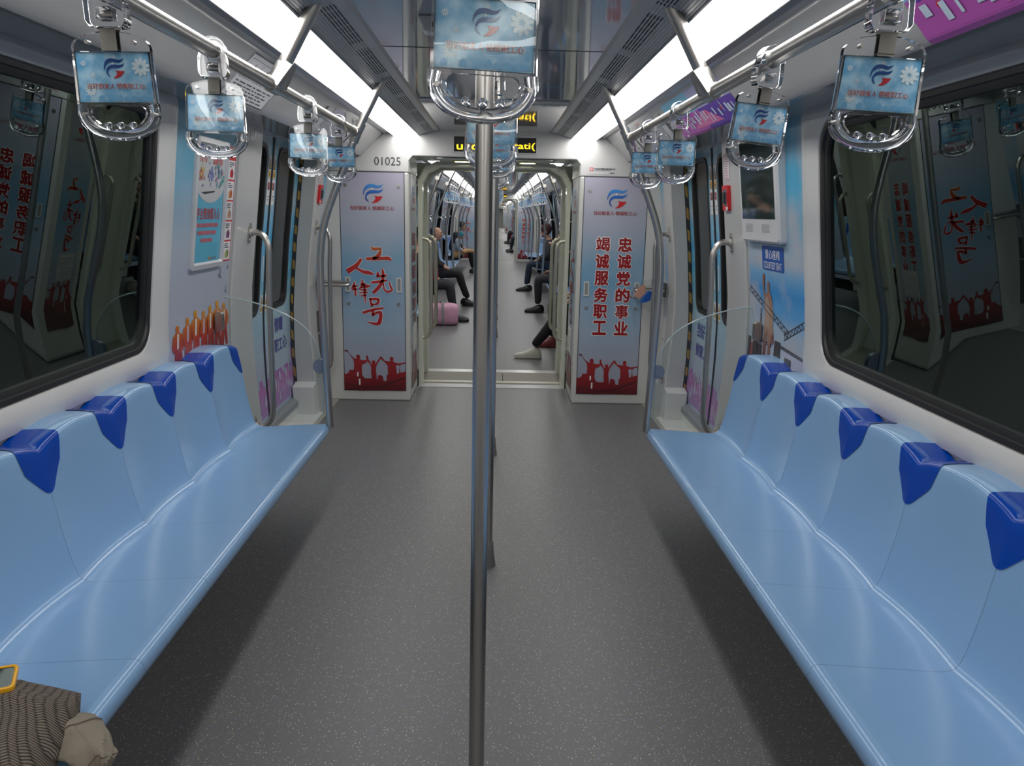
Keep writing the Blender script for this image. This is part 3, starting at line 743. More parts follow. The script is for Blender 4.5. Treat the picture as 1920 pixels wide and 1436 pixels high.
downlight(.28, 7.95, 1.95, 'round warm downlight at right in the far end of the gangway ceiling')
def gangway_rail(s, y, label):
    t = thing('grab_rail', label, 'handrail', (s*.66, y, .43))
    P = spline([(s*.655, y, 1.312), (s*.615, y, 1.312), (s*.575, y, 1.29), (s*.557, y, 1.245), (s*.555, y, 1.18)], 5)+spline([(s*.555, y, .56), (s*.557, y, .50), (s*.575, y, .455), (s*.615, y, .432), (s*.655, y, .432)], 5)
    obj('bar', MB().tube(P, .0165, 14), pm('rail_cream_steel', (.50, .49, .42), .28, metal=.8), t)
    for z in (1.312, .432): obj('mounting_plate', MB().box(s*.652, s*.662, y-.018, y+.018, z-.06, z+.06), STEEL, t, smooth=False, bevel=.003)
    return t
for s, nm in ((-1, 'left'), (1, 'right')):
    gangway_rail(s, 6.95, 'cream tubular handrail on the %s side of the gangway, nearer of the two' % nm)
    gangway_rail(s, 7.52, 'cream tubular handrail on the %s side of the gangway, farther of the two' % nm)
# car number and maker's plate on the bulkhead
A = Art(lambda u, v, d: (u, Y1-.002-d, v)); A.text('01025', -.838, 1.921, .205, pm('ink_charcoal', (.035, .04, .045), .5), 0, 0, height=.062)
tag(A.build('car_number'), 'dark numerals 01025 on the white bulkhead above the left cabinet', 'sign')
A = Art(lambda u, v, d: (u, Y1-.002-d, v)); A.rect(.735, .955, 1.858, 1.912, pm('plate_silver', (.56, .56, .57), .3), 0)
A.rect(.746, .773, 1.882, 1.908, RED, 1); A.ringp(.7595, 1.895, .004, .009, WINK, 2); A.text('中车南京浦镇车辆有限公司', .862, 1.899, .165, BINK, 1, .02)
for i in range(18): A.rect(.782+i*.0075, .782+i*.0075+.005, 1.884, 1.888, BINK, 1)
A.rect(.905, .94, 1.866, 1.872, BINK, 1)
tag(A.build('maker_plate'), 'small silver plate with red emblem on the bulkhead above the right cabinet', 'sign')
def led(y, label):
    t = thing('led_display', label, 'display', (0, y, 2.0))
    obj('glass', MB().box(-.322, .322, y-.003, y+.01, 2.004, 2.121), LEDBK, t, smooth=False)
    obj('bezel', MB().loft([[(u, y-d, v) for u, v in rrect(*R_)] for R_, d in (((-.334, .334, 1.994, 2.131, .006), .001), ((-.332, .332, 1.996, 2.129, .006), .006), ((-.320, .320, 2.006, 2.119, .004), .006), ((-.320, .320, 2.006, 2.119, .004), .002))]), WHITE, t, smooth=False)
    A = Art(lambda u, v, d: (u, y-.0045-d, v))
    A.text('und', -.215, 2.050, .165, LEDM, 0, .012, height=.058); A.build('amber_text', t)
    A = Art(lambda u, v, d: (u, y-.0045-d, v))
    A.text('tati(', .228, 2.052, .165, LEDM, 0, .012, height=.060); A.build('amber_text', t)
    return t
led(Y1, 'black display with amber letters over the near gangway opening')

# ------------------------------------------------------------------ benches
PITCH = .434
def seat_profile(v, top=True):
    """cross-section of one moulded seat at v (-.5..+.5 along the bench); x is the distance from the middle of the car"""
    c = 1-(2*v)**2; e = abs(2*v)**4
    back = .016*c                     # the seat is dished towards the wall at its middle
    zt = .852+.036*math.cos(PI*v)**.8 if abs(v) < .5 else .852
    d = -.0015*c
    return [(.880, .385), (.850, .392), (.834, .405), (.829, .422), (.831, .438), (.838, .449), (.850, .4545), (.862, .4553), (.873, .4547), (.95, .4500), (1.05, .4440), (1.13+back, .4388), (1.158+back, .4372), (1.172+back, .4370), (1.190+back, .4400), (1.202+back, .4460), (1.212+back, .4560),
            (1.222+back, .482), (1.236+back, .540), (1.250+back, .610), (1.262+back*.9, .690), (1.274+back*.7, .770), (1.283+back*.4, zt-.035), (1.287+back*.3, zt-.014), (1.293+back*.2, zt-.004), (1.303, zt), (1.34, zt+.003), (1.402, zt+.002)]
def seat_mesh(s, y0):
    n = 16; vs = [-.499+.998*i/n for i in range(n+1)]
    mb = MB(); mb.grid([[(s*x, y0+(v+.5)*PITCH, z) for x, z in seat_profile(v)] for v in vs])
    return mb
def divider_mesh(s, half=0):
    """deep blue insert over the joint of two seats: shield on the back, flat cap to the wall"""
    Z = [.722, .7245, .730, .738, .750, .765, .780, .800]
    W_ = [.0, .013, .0215, .030, .041, .055, .069, .087]
    mb = MB(); rows = []
    def at(dy, z=None, k=None):
        v = (.5+dy/PITCH) if dy < 0 else (-.5+dy/PITCH)
        v = max(-.4999, min(.4999, v)); P = seat_profile(v)
        if k is None:
            for a, b in zip(P[13:], P[14:]):
                if a[1] <= z <= b[1]:
                    t = (z-a[1])/(b[1]-a[1]); return (a[0]+(b[0]-a[0])*t-.0022, z)
            return (P[-5][0]-.0022, z)
        return (P[k][0]-.0015, P[k][1]+.0022)
    A_ = [i/6-1 for i in range(13)]
    if half: A_ = [a for a in A_ if a*half >= -1e-6]
    for z, w in zip(Z, W_): rows.append([(lambda q: (s*q[0], a*w, q[1]))(at(a*w, z)) for a in A_])
    for k, w in ((-6, .102), (-5, .107), (-4, .108), (-3, .107), (-2, .104), (-1, .098)):
        rows.append([(lambda q: (s*q[0], a*w, q[1]))(at(a*w, k=k)) for a in A_])
    mb.grid(rows)
    return mb
def bench(s, y1, n, label, group=None):
    """n moulded seats ending at y1"""
    y0 = y1-n*PITCH
    t = thing('bench', label, 'bench', (s*1.05, y0, .45), group)
    first = obj('seat', seat_mesh(s, y0), SEATB, t, ang=50)
    for i in range(1, n):
        c = first.copy(); COL.objects.link(c); c.parent = t; c.location = (0, i*PITCH, 0)
    keep = ORG.get(t.name)
    ORG[t.name] = Vector((s*1.05, 0, .45))
    dv = obj('divider', divider_mesh(s), SEATD, t, ang=50); dh = obj('divider', divider_mesh(s, -1), SEATD, t, ang=50); dk = obj('divider', divider_mesh(s, 1), SEATD, t, ang=50)
    ORG[t.name] = keep
    dk.location = (0, 0, 0); dh.location = (0, n*PITCH, 0)
    for i in range(1, n):
        c = dv if i == 1 else dv.copy()
        if i > 1: COL.objects.link(c); c.parent = t
        c.location = (0, i*PITCH, 0)
    for o in (dv, dh, dk): o['label'] = 'deep blue divider'
    fr = MB()
    for k in range(n+1):
        y = y0+k*PITCH+(.03 if k == 0 else -.03 if k == n else 0)
        fr.add([(s*x, yy, z) for yy in (y-.012, y+.012) for x, z in ((1.30, .20), (1.30, .37), (.89, .385), (.89, .365))], [(0, 1, 2, 3), (4, 7, 6, 5), (0, 4, 5, 1), (1, 5, 6, 2), (2, 6, 7, 3), (3, 7, 4, 0)])
    fr.box(s*.86, s*1.30, y0+.01, y1-.01, .383, .395)
    obj('underframe', fr, DARKG, t, smooth=False)
    ec = MB()
    P = [(s*x, y1-.0008, z) for x, z in seat_profile(.497)]
    ec.add(P+[(s*1.402, y1-.0008, .38)], [tuple(range(len(P)+1))]); obj('end_cap', ec, SEATB, t, smooth=False)
    # a dark plinth along the wall under the seats
    return t
bench(-1, 3.905, 7, 'long light blue moulded bench with dark blue dividers along the left wall')
bench(1, 3.905, 7, 'long light blue moulded bench with dark blue dividers along the right wall')

# ------------------------------------------------------------------ rails, poles, stanchions
RZ = 1.915
def ceiling_post(t, s, y):
    P = [(s*.528, y, 2.155), (s*.645, y, 1.948)]
    obj('ceiling_post', MB().tube(P, .0215, 16), STEEL, t)
    j = MB()
    j.loft([[(s*(.665-.0135-.52*h_+c_*w2*.86), y+d_*L_, RZ+h_*.86+c_*w2*.5) for c_, d_ in ((-1, -1), (1, -1), (1, 1), (-1, 1))] for h_, L_, w2 in ((.0, .052, .014), (.03, .044, .015), (.075, .024, .016))], cap0=True, cap1=True)
    j.tube([(s*.628, y, 1.978), (s*.640, y, 1.957), (s*.654, y, 1.930), (s*.663, y, 1.916)], [.0235, .026, .029, .029], 16)
    j.cyl((s*.665, y-.048, RZ), (s*.665, y+.048, RZ), .0245, 18)
    obj('joint', j, STEEL, t)
def overhead_rail(s, y0, y1, posts, label, group=None):
    t = thing('overhead_rail', label, 'handrail', (s*.665, y0, RZ), group)
    obj('rail', MB().cyl((s*.665, y0, RZ), (s*.665, y1, RZ), .019, 20), STEEL, t)
    for y in posts: ceiling_post(t, s, y)
    return t
overhead_rail(-1, -1.0, 3.885, (.95, 2.52), 'brushed steel overhead rail carrying the straps along the left side')
overhead_rail(1, -1.0, 3.885, (.95, 2.45), 'brushed steel overhead rail carrying the straps along the right side')
def stanchion(s, y, label, group=None):
    t = thing('stanchion', label, 'pole', (s*.83, y, .44), group)
    P = spline([(s*.525, y, 2.160), (s*.590, y, 2.035), (s*.655, y, 1.912), (s*.715, y, 1.76), (s*.775, y, 1.62), (s*.825, y, 1.48), (s*.848, y, 1.34), (s*.852, y, 1.20), (s*.848, y, 1.05), (s*.838, y, .78), (s*.828, y, .52), (s*.826, y, .44)], 6)
    obj('tube', MB().tube(P, .0185, 16), STEEL, t)
    c = MB(); c.tube([(s*.632, y, 1.955), (s*.655, y, 1.912), (s*.674, y, 1.866)], .0235, 16); c.cyl((s*.664, y-.055, RZ), (s*.664, y, RZ), .0235, 18)
    obj('rail_collar', c, STEEL, t)
    return t
ST_L = stanchion(-1, 3.905, 'curved steel stanchion rising from the far corner of the left bench')
ST_R = stanchion(1, 3.905, 'curved steel stanchion rising from the far corner of the right bench')
def floor_pole(x, y, label, group=None):
    t = thing('floor_pole', label, 'pole', (x, y, 0), group)
    obj('tube', MB().cyl((x, y, .05), (x, y, 2.165), .0182, 24), STEEL, t)
    obj('foot', MB().loft([[(x+r*math.cos(2*PI*k/20), y+r*math.sin(2*PI*k/20), z) for k in range(20)] for r, z in ((.034, 0), (.033, .01), (.026, .06), (.0225, .115), (.0195, .12))], cap1=True), pm('foot_grey', (.16, .16, .165), .4), t)
    obj('ceiling_flange', MB().cyl((x, y, 2.150), (x, y, 2.171), .032, 20), STEEL, t)
    return t
PX = -.002
floor_pole(PX, 1.59, 'shiny steel floor pole standing in the middle of the foreground')
floor_pole(PX+.012, 3.22, 'second steel floor pole, its dark cone foot just right of the nearest pole')
floor_pole(PX+.018, 4.85, 'third steel floor pole, hidden behind the nearest but for its foot')
t = thing('overhead_rail', 'steel centre rail under the ceiling running behind the middle straps', 'handrail', (PX, -.5, RZ))
obj('rail', MB().cyl((PX, -.5, RZ), (PX+.012, 4.85, RZ), .0165, 16), STEEL, t)

# ------------------------------------------------------------------ hanging straps
def flower(a, u, v, r, n, mat, lay=1):
    for i in range(n):
        t = 2*PI*i/n+.2; c, s_ = math.cos(t), math.sin(t); w = r*.16
        P = [(.12, 0), (.45, -w/r*1.0), (.8, -w/r*1.15), (1., 0), (.8, w/r*1.15), (.45, w/r)]
        a.poly([(u+r*(p*c-q*s_), v+r*(p*s_+q*c)) for p, q in P], mat, lay)
FLW = pm('ink_petal', (.66, .72, .80), .2, coat=.5); PALEB = pm('ink_pale_blue', (.16, .40, .68), .2, coat=.4)
def strap_proto(detail=True):
    """one strap hanging below a rail whose axis is the local origin; the card faces -y"""
    t = thing('hanging_strap', 'strap', 'hanging strap', (0, 0, 0))
    k = 1.0
    if detail:
        # clear clamp: C-shaped hook over the rail and a block below
        cl = MB(); out = []; inn = []
        out = [(.034*math.cos(math.radians(a)), .034*math.sin(math.radians(a))) for a in range(-20, 231, 12)]
        P = [(.034, -.012), (.033, -.053), (.026, -.062), (-.028, -.062), (-.034, -.053), (-.034, -.020)]
        o = [(.031, -.016)]+[(.031*math.cos(math.radians(a)), .031*math.sin(math.radians(a))) for a in range(-20, 201, 14)]+[(-.034, -.020), (-.034, -.052), (-.028, -.062), (.028, -.062), (.034, -.052)]
        hole = [(.0205*math.cos(2*PI*i/22), .0205*math.sin(2*PI*i/22)) for i in range(22)]
        slot = [(-.013, -.030), (.013, -.030), (.013, -.050), (-.013, -.050)]
        cl.prism(o, [hole, slot], lambda u, v, d: (u, d, v), -.016, .016)
        obj('clamp', cl, CLEAR, t, smooth=True, ang=40, bevel=.0018)
        rb = MB()
        rb.cyl((-.012, 0, -.040), (.012, 0, -.040), .0075, 12, STEEL); rb.box(-.0135, .0135, -.0108, -.0088, -.101, -.0635, pm('webbing', (.26, .25, .22), .85))
        rb.box(-.0135, .0135, .0088, .0108, -.101, -.0635, MATS['webbing']); rb.box(-.0135, .0135, -.0108, .0108, -.0985, -.0965, MATS['webbing'])
        obj('webbing_loop', rb, None, t, smooth=False)
        # clear frame
        wA = .0675
        outer = [(-wA, -.094)]+[(wA*math.cos(math.radians(a))*1.0, -.094+.026*math.sin(math.radians(a))) for a in range(165, 10, -12)]+[(wA, -.094), (.0685, -.140), (.0700, -.190), (.0705, -.208)]
        lowr = [(.0705*math.cos(math.radians(-a)), -.208-.041*math.sin(math.radians(a))**.85) for a in range(10, 171, 10)]
        outer = outer+lowr+[(-.0705, -.208), (-.0700, -.190), (-.0685, -.140)]
        hole = [(-.040, -.192), (.040, -.192), (.046, -.196), (.049, -.203), (.0465, -.212), (.036, -.2235), (.0255, -.2225), (.022, -.2205), (.012, -.2265), (.003, -.2220), (0, -.2210), (-.003, -.2220), (-.012, -.2265), (-.022, -.2205), (-.0255, -.2225), (-.036, -.2235), (-.0465, -.212), (-.049, -.203), (-.046, -.196)]
        slot2 = [(-.016, -.0925), (-.016, -.099), (.016, -.099), (.016, -.0925)]
        card = [(-.0635, -.1015), (.0635, -.1015), (.0655, -.1865), (-.0655, -.1865)]
        fr = MB(); fr.prism(outer, [hole, card], lambda u, v, d: (u, d, v), -.0065, .0065)
        # thicker rounded grip
        gp = [(-.0625, -.190), (-.0635, -.206), (-.056, -.222), (-.042, -.234), (-.022, -.2405), (0, -.2425), (.022, -.2405), (.042, -.234), (.056, -.222), (.0635, -.206), (.0625, -.190)]
        fr.tube([(u, 0, v) for u, v in spline(gp, 5)], .0098, 12, flat=.8)
        for u in (-.022, 0, .022): fr.sphere((u, 0, -.2265), .0072, 10, 8)
        obj('handle', fr, CLEAR, t, ang=40)
        cd = MB(); cd.box(-.0655, .0655, -.0022, .0022, -.187, -.1012, MATS['card'])
        c = obj('advert_card', cd, None, t, smooth=False)
        A = Art(lambda u, v, d: (u, -.0026-d, v), .0003)
        logo(A, .001, -.1285, .034, 3, pm('card_navy', C(20, 66, 138), .16, coat=.6), pm('card_red', C(190, 40, 45), .16, coat=.6))
        A.text(SLOGAN, .001, -.1585, .103, pm('card_white', (.7, .72, .76), .16, coat=.6), 3, .035); A.text(SLOGAN, .001, -.1585, .101, pm('card_dred', C(165, 22, 32), .16, coat=.6), 4, .010)
        flower(A, .047, -.1265, .0165, 10, FLW, 2); flower(A, -.052, -.121, .005, 8, FLW, 2); flower(A, -.037, -.140, .0045, 8, FLW, 2); flower(A, .002, -.110, .004, 8, FLW, 2); flower(A, -.044, -.166, .010, 10, FLW, 1)
        rnd = random.Random(3)
        for u in (-.052, -.027, -.004, .006, .016, .030, .048, .056):
            w = rnd.uniform(.004, .0065); h = rnd.uniform(.007, .013)
            A.poly([(u-w, -.184), (u+w, -.184), (u+w, -.184+h*.7), (u, -.184+h), (u-w, -.184+h*.7)], PALEB, 1)
        A.build('card_print', c)
        sc_ = MB()
        for u, v in ((-.040, -.086), (.040, -.086), (-.059, -.206), (.059, -.206)):
            sc_.cyl((u, -.0085, v), (u, .0085, v), .0034, 10)
        for nm, (u, v) in zip(('screw',)*4, ((-.040, -.086), (.040, -.086), (-.061, -.207), (.061, -.207))):
            obj('screw', MB().cyl((u, -.0088, v), (u, .0088, v), .0034, 10), STEEL, t)
        # clear cover over the card
        cv = MB()
        for d in (-.0064, -.0070): cv.grid([[(u, d-.0011*math.sin(u*46+v*30+1.)*(1-abs(u)/.07)-.0006*math.sin(v*70), v) for u in np.linspace(-.0652, .0652, 18)] for v in np.linspace(-.187, -.1015, 12)])
        obj('card_cover', cv, GLASSP, t)
    else:
        rb = MB(); rb.tube([(.026*math.cos(math.radians(a)), 0, .026*math.sin(math.radians(a))) for a in range(-30, 211, 24)], .006, 6, CLEAR)
        rb.box(-.033, .033, -.014, .014, -.06, -.02, pm('clear_far', (.75, .78, .82), .1)); rb.box(-.0135, .0135, -.003, .003, -.105, -.06, pm('webbing', (.26, .25, .22), .85))
        obj('clamp', rb, None, t, smooth=False)
        gp = [(-.0655, -.10), (-.068, -.19), (-.0635, -.215), (-.042, -.236), (0, -.243), (.042, -.236), (.0635, -.215), (.068, -.19), (.0655, -.10), (.04, -.08), (-.04, -.08), (-.0655, -.10)]
        obj('handle', MB().tube([(u, 0, v) for u, v in gp], .007, 6), MATS['clear_far'], t)
        cd = MB(); cd.box(-.065, .065, -.0025, .0025, -.187, -.1012, MATS['card'])
        c = obj('advert_card', cd, None, t, smooth=False)
        A = Art(lambda u, v, d: (u, -.0027-d, v), .0008)
        k_ = .034/312
        for Lg, mt in ((LG1, NAVY), (LG2, NAVY), (LG3, RED)): A.poly([(.001+(x-555)*k_, -.1285-(y-338)*k_) for x, y in Lg], mt, 2)
        A.rect(-.05, .05, -.162, -.155, pm('ink_faded_red', C(180, 90, 100), .4), 1); A.disc(.047, -.1265, .012, FLW, 1, 8)
        A.build('card_print', c)
    return t
S0 = strap_proto(True); used = [False]
def strap(x, y, label, rx=0, ry=0, rz=0, z=RZ, group=None, proto=None):
    R_ = tuple(math.radians(a) for a in (rx, ry, rz))
    p = proto or S0
    if p is S0 and not used[0]:
        used[0] = True; S0.location = (x, y, z); S0.rotation_euler = R_; S0['label'] = label
        if group: S0['group'] = group
        return S0
    return dup(p, label=label, group=group, rot=R_, loc=(x, y, z))
G_ = 'hanging straps in the near carriage'
strap(-.665, 1.478, 'hanging strap nearest the front on the left rail, in front of the dark window', 2, -1.5, 2, group=G_)
strap(-.665, 2.005, 'second hanging strap along the left rail, before the poster beside the window', -3.7, 0, 8.5, group=G_)
strap(-.665, 2.955, 'third hanging strap along the left rail, before the left doorway', -3.3, .5, 5.6, group=G_)
strap(-.665, 3.505, 'farthest hanging strap on the left rail, overlapping the curved left stanchion', 3, 0, 0, group=G_)
strap(.665, 1.355, 'hanging strap nearest the front on the right rail, in front of the dark window', 1, 2.5, -3, group=G_)
strap(.665, 1.935, 'tilted hanging strap second along the right rail, before the wall screen', 4, 4.5, 9, group=G_)
strap(.665, 2.865, 'third hanging strap along the right rail, before the right doorway', 3, .5, 2, group=G_)
strap(.665, 3.430, 'farthest hanging strap on the right rail, overlapping the curved right stanchion', 2, 0, 1, group=G_)
G_ = 'straps on the centre rail of the near carriage'
strap(PX+.012, 1.06, 'largest hanging strap at the top centre, its card glaring white before the pole', 2.2, 1.2, 8, group=G_)
strap(PX+.010, 2.16, 'second centre strap behind the nearest pole, just below the largest one', 1, .5, 5, group=G_)
strap(PX+.016, 2.75, 'third centre strap behind the nearest pole in front of the amber display', 2, 0, -3, group=G_)
strap(PX+.014, 4.05, 'fourth centre strap behind the nearest pole, lowest above the gangway', 2, 0, 2, group=G_)

# ------------------------------------------------------------------ glass screens and grab handles by the doors
def glass_screen(s, y, label, group=None):
    t = thing('glass_screen', label, 'glass partition', (s*1.1, y, .46), group)
    raw = [(1.235, .472), (1.255, .50), (1.275, .56), (1.315, .80), (1.352, .90), (1.360, 1.00), (1.340, 1.105), (1.22, 1.085), (1.10, 1.048), (1.00, 1.000), (.93, .94), (.885, .86), (.866, .77), (.862, .66), (.862, .50), (.868, .474), (.90, .462), (1.05, .458), (1.19, .460)]
    mb = MB(); mb.prism([(x, z) for x, z in raw], [], lambda u, v, d: (s*u, y+d, v), -.004, .004)
    p = obj('pane', mb, GLASSP, t, smooth=False)
    ed = MB(); ed.tube([(s*x, y, z) for x, z in spline(raw[6:15], 4)], .0032, 6)
    obj('polished_edge', ed, pm('glass_edge', (.42, .50, .50), .15), p)
    c = MB(); P = rrect(.838, .905, .725, .795, .03, 5)
    c.prism(P, [], lambda u, v, d: (s*u, y+d, v), -.020, .020)
    obj('clamp', c, pm('clamp_bluegrey', (.17, .20, .26), .3), t, bevel=.003)
    k = MB(); P = rrect(1.355, 1.392, .93, 1.03, .017, 5); k.prism(P, [], lambda u, v, d: (s*u, y+d, v), -.018, .018)
    obj('wall_bracket', k, STEEL, t, bevel=.003)
    return t
glass_screen(-1, 3.925, 'clear glass screen standing on the far end of the left bench')
glass_screen(1, 3.925, 'clear glass screen standing on the far end of the right bench')
def grab_handle(s, y, far, label, group=None):
    """bent tube standing off the door pillar"""
    t = thing('door_handrail', label, 'handrail', (s*1.3, y, .3), group)
    def pt(z, off): return (s*(wx(z)-.018-off), y, z)
    zt, zb = (1.41, .31)
    top = [pt(zt, 0), pt(zt+.004, .03), pt(zt, .062), pt(zt-.028, .092), pt(zt-.075, .112)]
    mid = [pt(z, .118+.022*math.sin((zt-.1-z)/(zt-zb-.2)*PI)) for z in np.linspace(zt-.13, zb+.16, 8)]
    bot = [pt(zb+.085, .112), pt(zb+.03, .090), pt(zb, .058), pt(zb-.004, .03), pt(zb, 0)]
    obj('bar', MB().tube(spline(top+mid+bot, 5), .0165, 14), STEEL, t)
    for z in (zt, zb):
        P = rrect(-.018, .018, -.055, .055, .0175, 6)
        m = MB(); m.prism(P, [], lambda u, v, d: (s*(wx(z+v)-.018-d), y+u, z+v), 0, .007); m.cyl(pt(z, .004), pt(z, .02), .0205, 14)
        for q in (-.038, .038): m.cyl(pt(z+q, .006), pt(z+q, .0095), .006, 8)
        obj('mounting_plate', m, STEEL, t, bevel=.0015)
    return t
grab_handle(-1, 4.36, 0, 'bent steel grab handle on the near pillar of the left door')
grab_handle(1, 4.36, 0, 'bent steel grab handle on the near pillar of the right door')
grab_handle(-1, 5.96, 1, 'bent steel grab handle on the far pillar of the left door')
grab_handle(1, 5.96, 1, 'bent steel grab handle on the far pillar of the right door')
def cross_bar(s, label):
    t = thing('wall_bar', label, 'handrail', (s*1.2, 6.16, .95))
    y = 6.17
    obj('bar', MB().tube(spline([(s*1.36, y, .985), (s*1.20, y, .985), (s*1.145, y-.01, .98), (s*1.135, y-.035, .972), (s*1.16, y-.055, .966), (s*1.36, y-.055, .966)], 5), .014, 12), STEEL, t)
    obj('mounting_plate', MB().box(s*1.355, s*1.372, y-.075, y+.03, .92, 1.03), DARKG, t, smooth=False)
    return t
cross_bar(-1, 'horizontal steel bar loop on the wall between left door and cabinet')
cross_bar(1, 'horizontal steel bar loop on the wall between right door and cabinet')
# fan shaped holder beside the right cabinet
t = thing('leaflet_holder', 'clear fan-shaped holder with blue base beside the right cabinet', 'holder', (1.16, 6.1, .93))
sect = [(1.125, .985), (1.10, .955)]
fan = [(1.098, .915), (1.105, .965), (1.13, 1.015), (1.17, 1.05), (1.25, 1.062), (1.25, .90), (1.21, .885), (1.165, .878), (1.13, .895)]
obj('shell', MB().prism(fan, [], lambda u, v, d: (u, 6.10+d, v), -.03, .03), GLASSP, t, smooth=False)
obj('base', MB().prism([(1.165, .876), (1.21, .882), (1.245, .90), (1.25, .965), (1.23, .975), (1.19, .935)], [], lambda u, v, d: (u, 6.095+d, v), -.03, .03), SIGNB, t, smooth=False, bevel=.004)
obj('leaflet', MB().prism([(1.115, .925), (1.15, 1.0), (1.20, 1.02), (1.21, .95), (1.16, .905)], [], lambda u, v, d: (u, 6.10+d, v), -.004, .004), pm('leaflet_paper', C(205, 150, 130), .6), t, smooth=False)
obj('pivot', MB().cyl((1.098, 6.05, .918), (1.098, 6.15, .918), .012, 12), STEEL, t)

# ------------------------------------------------------------------ printed wall panels, posters, screen, signs
SKYF = grad('wall_film_right', [(.7, (.42, .42, .48)), (.92, (.40, .43, .50)), (1.02, (.34, .46, .58)), (1.10, (.10, .34, .64)), (1.20, (.03, .26, .60)), (1.28, (.16, .38, .62)), (1.34, (.38, .44, .52)), (1.5, (.22, .44, .60)), (1.7, (.06, .38, .60)), (1.99, (.10, .32, .46))], .3, cloud=.95, cscale=3.4, ccol=(.47, .47, .51), lo=.5, hi=2.1)
A = Art(wallfn(1, .001), .0009)
def wr(y): return -y           # u on the right wall is -y
A.rect(wr(4.125), wr(3.335), .70, 1.985, SKYF, 0, nv=14)
BRZ = grad('ink_bronze', [(.86, (.20, .07, .05)), (1.05, (.42, .28, .20)), (1.25, (.28, .10, .07))], .4, lo=.8, hi=1.4)
LATT = pm('ink_steel_dark', (.055, .05, .065), .4); CITY = pm('ink_city', (.05, .045, .05), .4); RUST = pm('ink_rust', (.25, .07, .06), .4); TAN = pm('ink_tan', (.42, .30, .24), .4)
def lattice(u0, v0, u1, v1, w, n, lay=2):
    L = math.hypot(u1-u0, v1-v0); nx, ny = -(v1-v0)/L*w, (u1-u0)/L*w; th = .0022
    def ln(a, b):
        l = math.hypot(b[0]-a[0], b[1]-a[1]) or 1; px, py = -(b[1]-a[1])/l*th, (b[0]-a[0])/l*th
        A.tri([(a[0]-px, a[1]-py), (b[0]-px, b[1]-py), (b[0]+px, b[1]+py), (a[0]+px, a[1]+py)], [(0, 1, 2, 3)], LATT, lay)
    p = lambda t, k: (u0+(u1-u0)*t+nx*k, v0+(v1-v0)*t+ny*k)
    ln(p(0, 0), p(1, 0)); ln(p(0, 1), p(1, 1))
    for i in range(n): ln(p(i/n, 0), p((i+.5)/n, 1)); ln(p((i+.5)/n, 1), p((i+1)/n, 0))
ub = lambda t: wr(4.125)+t*.79
# print: waving bronze figure before tower cranes and a skyline (t runs 0..1 across the panel)
lattice(ub(.0), 1.175, ub(.72), 1.005, .028, 12); lattice(ub(.66), .985, ub(1.), 1.09, .026, 7); lattice(ub(.5), .945, ub(1.), .925, .010, 9); lattice(ub(.24), .90, ub(.245), 1.10, .02, 8); lattice(ub(.1), .935, ub(.45), .925, .012, 6)
FIG = [(.275, 1.268), (.300, 1.282), (.318, 1.268), (.306, 1.235), (.300, 1.19), (.318, 1.175), (.352, 1.188), (.358, 1.235), (.378, 1.248), (.398, 1.232), (.395, 1.195), (.430, 1.168), (.450, 1.10), (.455, 1.02), (.475, .985), (.455, .965), (.440, .985), (.425, .93), (.420, .86), (.385, .86), (.380, .94), (.355, 1.0), (.345, .93), (.335, .86), (.290, .86), (.305, .96), (.305, 1.06), (.298, 1.14), (.282, 1.19), (.270, 1.225)]
A.poly([(ub(a), b) for a, b in FIG], BRZ, 3)
A.poly([(ub(a), b) for a, b in ((.315, 1.15), (.37, 1.17), (.40, 1.10), (.395, 1.0), (.36, 1.02), (.335, .98), (.325, 1.06))], TAN, 4)
A.poly([(ub(a), b) for a, b in ((.448, .985), (.475, .985), (.482, .945), (.452, .94))], RUST, 4)
for t0, t1, h in ((.0, .05, .93), (.10, .19, .95), (.19, .27, .91), (.50, .60, .965), (.68, .78, .905)):
    A.rect(ub(t0), ub(t1), .72, h, CITY, 2)
for t0, t1, h in ((.03, .10, .90), (.60, .67, .86), (.42, .50, .87), (.93, .97, .88)): A.rect(ub(t0), ub(t1), .72, h, RUST if t0 < .9 else PALE, 2)
tag(A.build('wall_print'), 'blue sky wall print with bronze figure and cranes below the right wall screen', 'wall print')
LEFTF = grad('wall_film_left', [(.7, (.40, .41, .46)), (1.0, (.39, .41, .49)), (1.35, (.37, .42, .50)), (1.55, (.28, .42, .54)), (1.72, (.08, .34, .50)), (1.99, (.06, .27, .40))], .3, cloud=.25, cscale=3, ccol=(.43, .44, .49), lo=.5, hi=2.1)
A = Art(wallfn(-1, .001), .0009)
A.rect(3.345, 4.125, .70, 1.985, LEFTF, 0, nv=14)
FLAME = grad('ink_flame', [(.86, (.26, .012, .012)), (.93, (.40, .03, .015)), (1.0, (.52, .12, .012)), (1.07, (.62, .30, .015))], .4, lo=.8, hi=1.2)
def standing(u, v0, h, w, seed):
    r = random.Random(seed); k = h
    P = [(-.30, 0), (-.26, .25), (-.22, .48), (-.36, .46), (-.44, .60), (-.34, .80), (-.14, .86), (-.10, .88), (-.16, .94), (-.10, 1.), (.06, 1.), (.12, .94), (.07, .88), (.12, .86), (.32, .80), (.42, .62), (.34, .46), (.24, .48), (.28, .25), (.34, 0), (.10, 0), (.03, .40), (-.06, 0)]
    P = [(a*(1+.15*r.uniform(-1, 1)), b) for a, b in P]
    A.poly([(u+a*w, v0+b*k) for a, b in P], FLAME, 2)
    A.poly([(u-.05*w, v0+.84*k), (u+.06*w, v0+.84*k), (u+.02*w, v0+.55*k), (u-.10*w, v0+.52*k)], PALE if seed % 2 else STK, 3)
for i, y in enumerate((3.46, 3.575, 3.675, 3.775, 3.865, 3.965, 4.06)): standing(y, .80+.006*i, .235+.012*(i % 3)-.004*abs(i-3), .155, i)
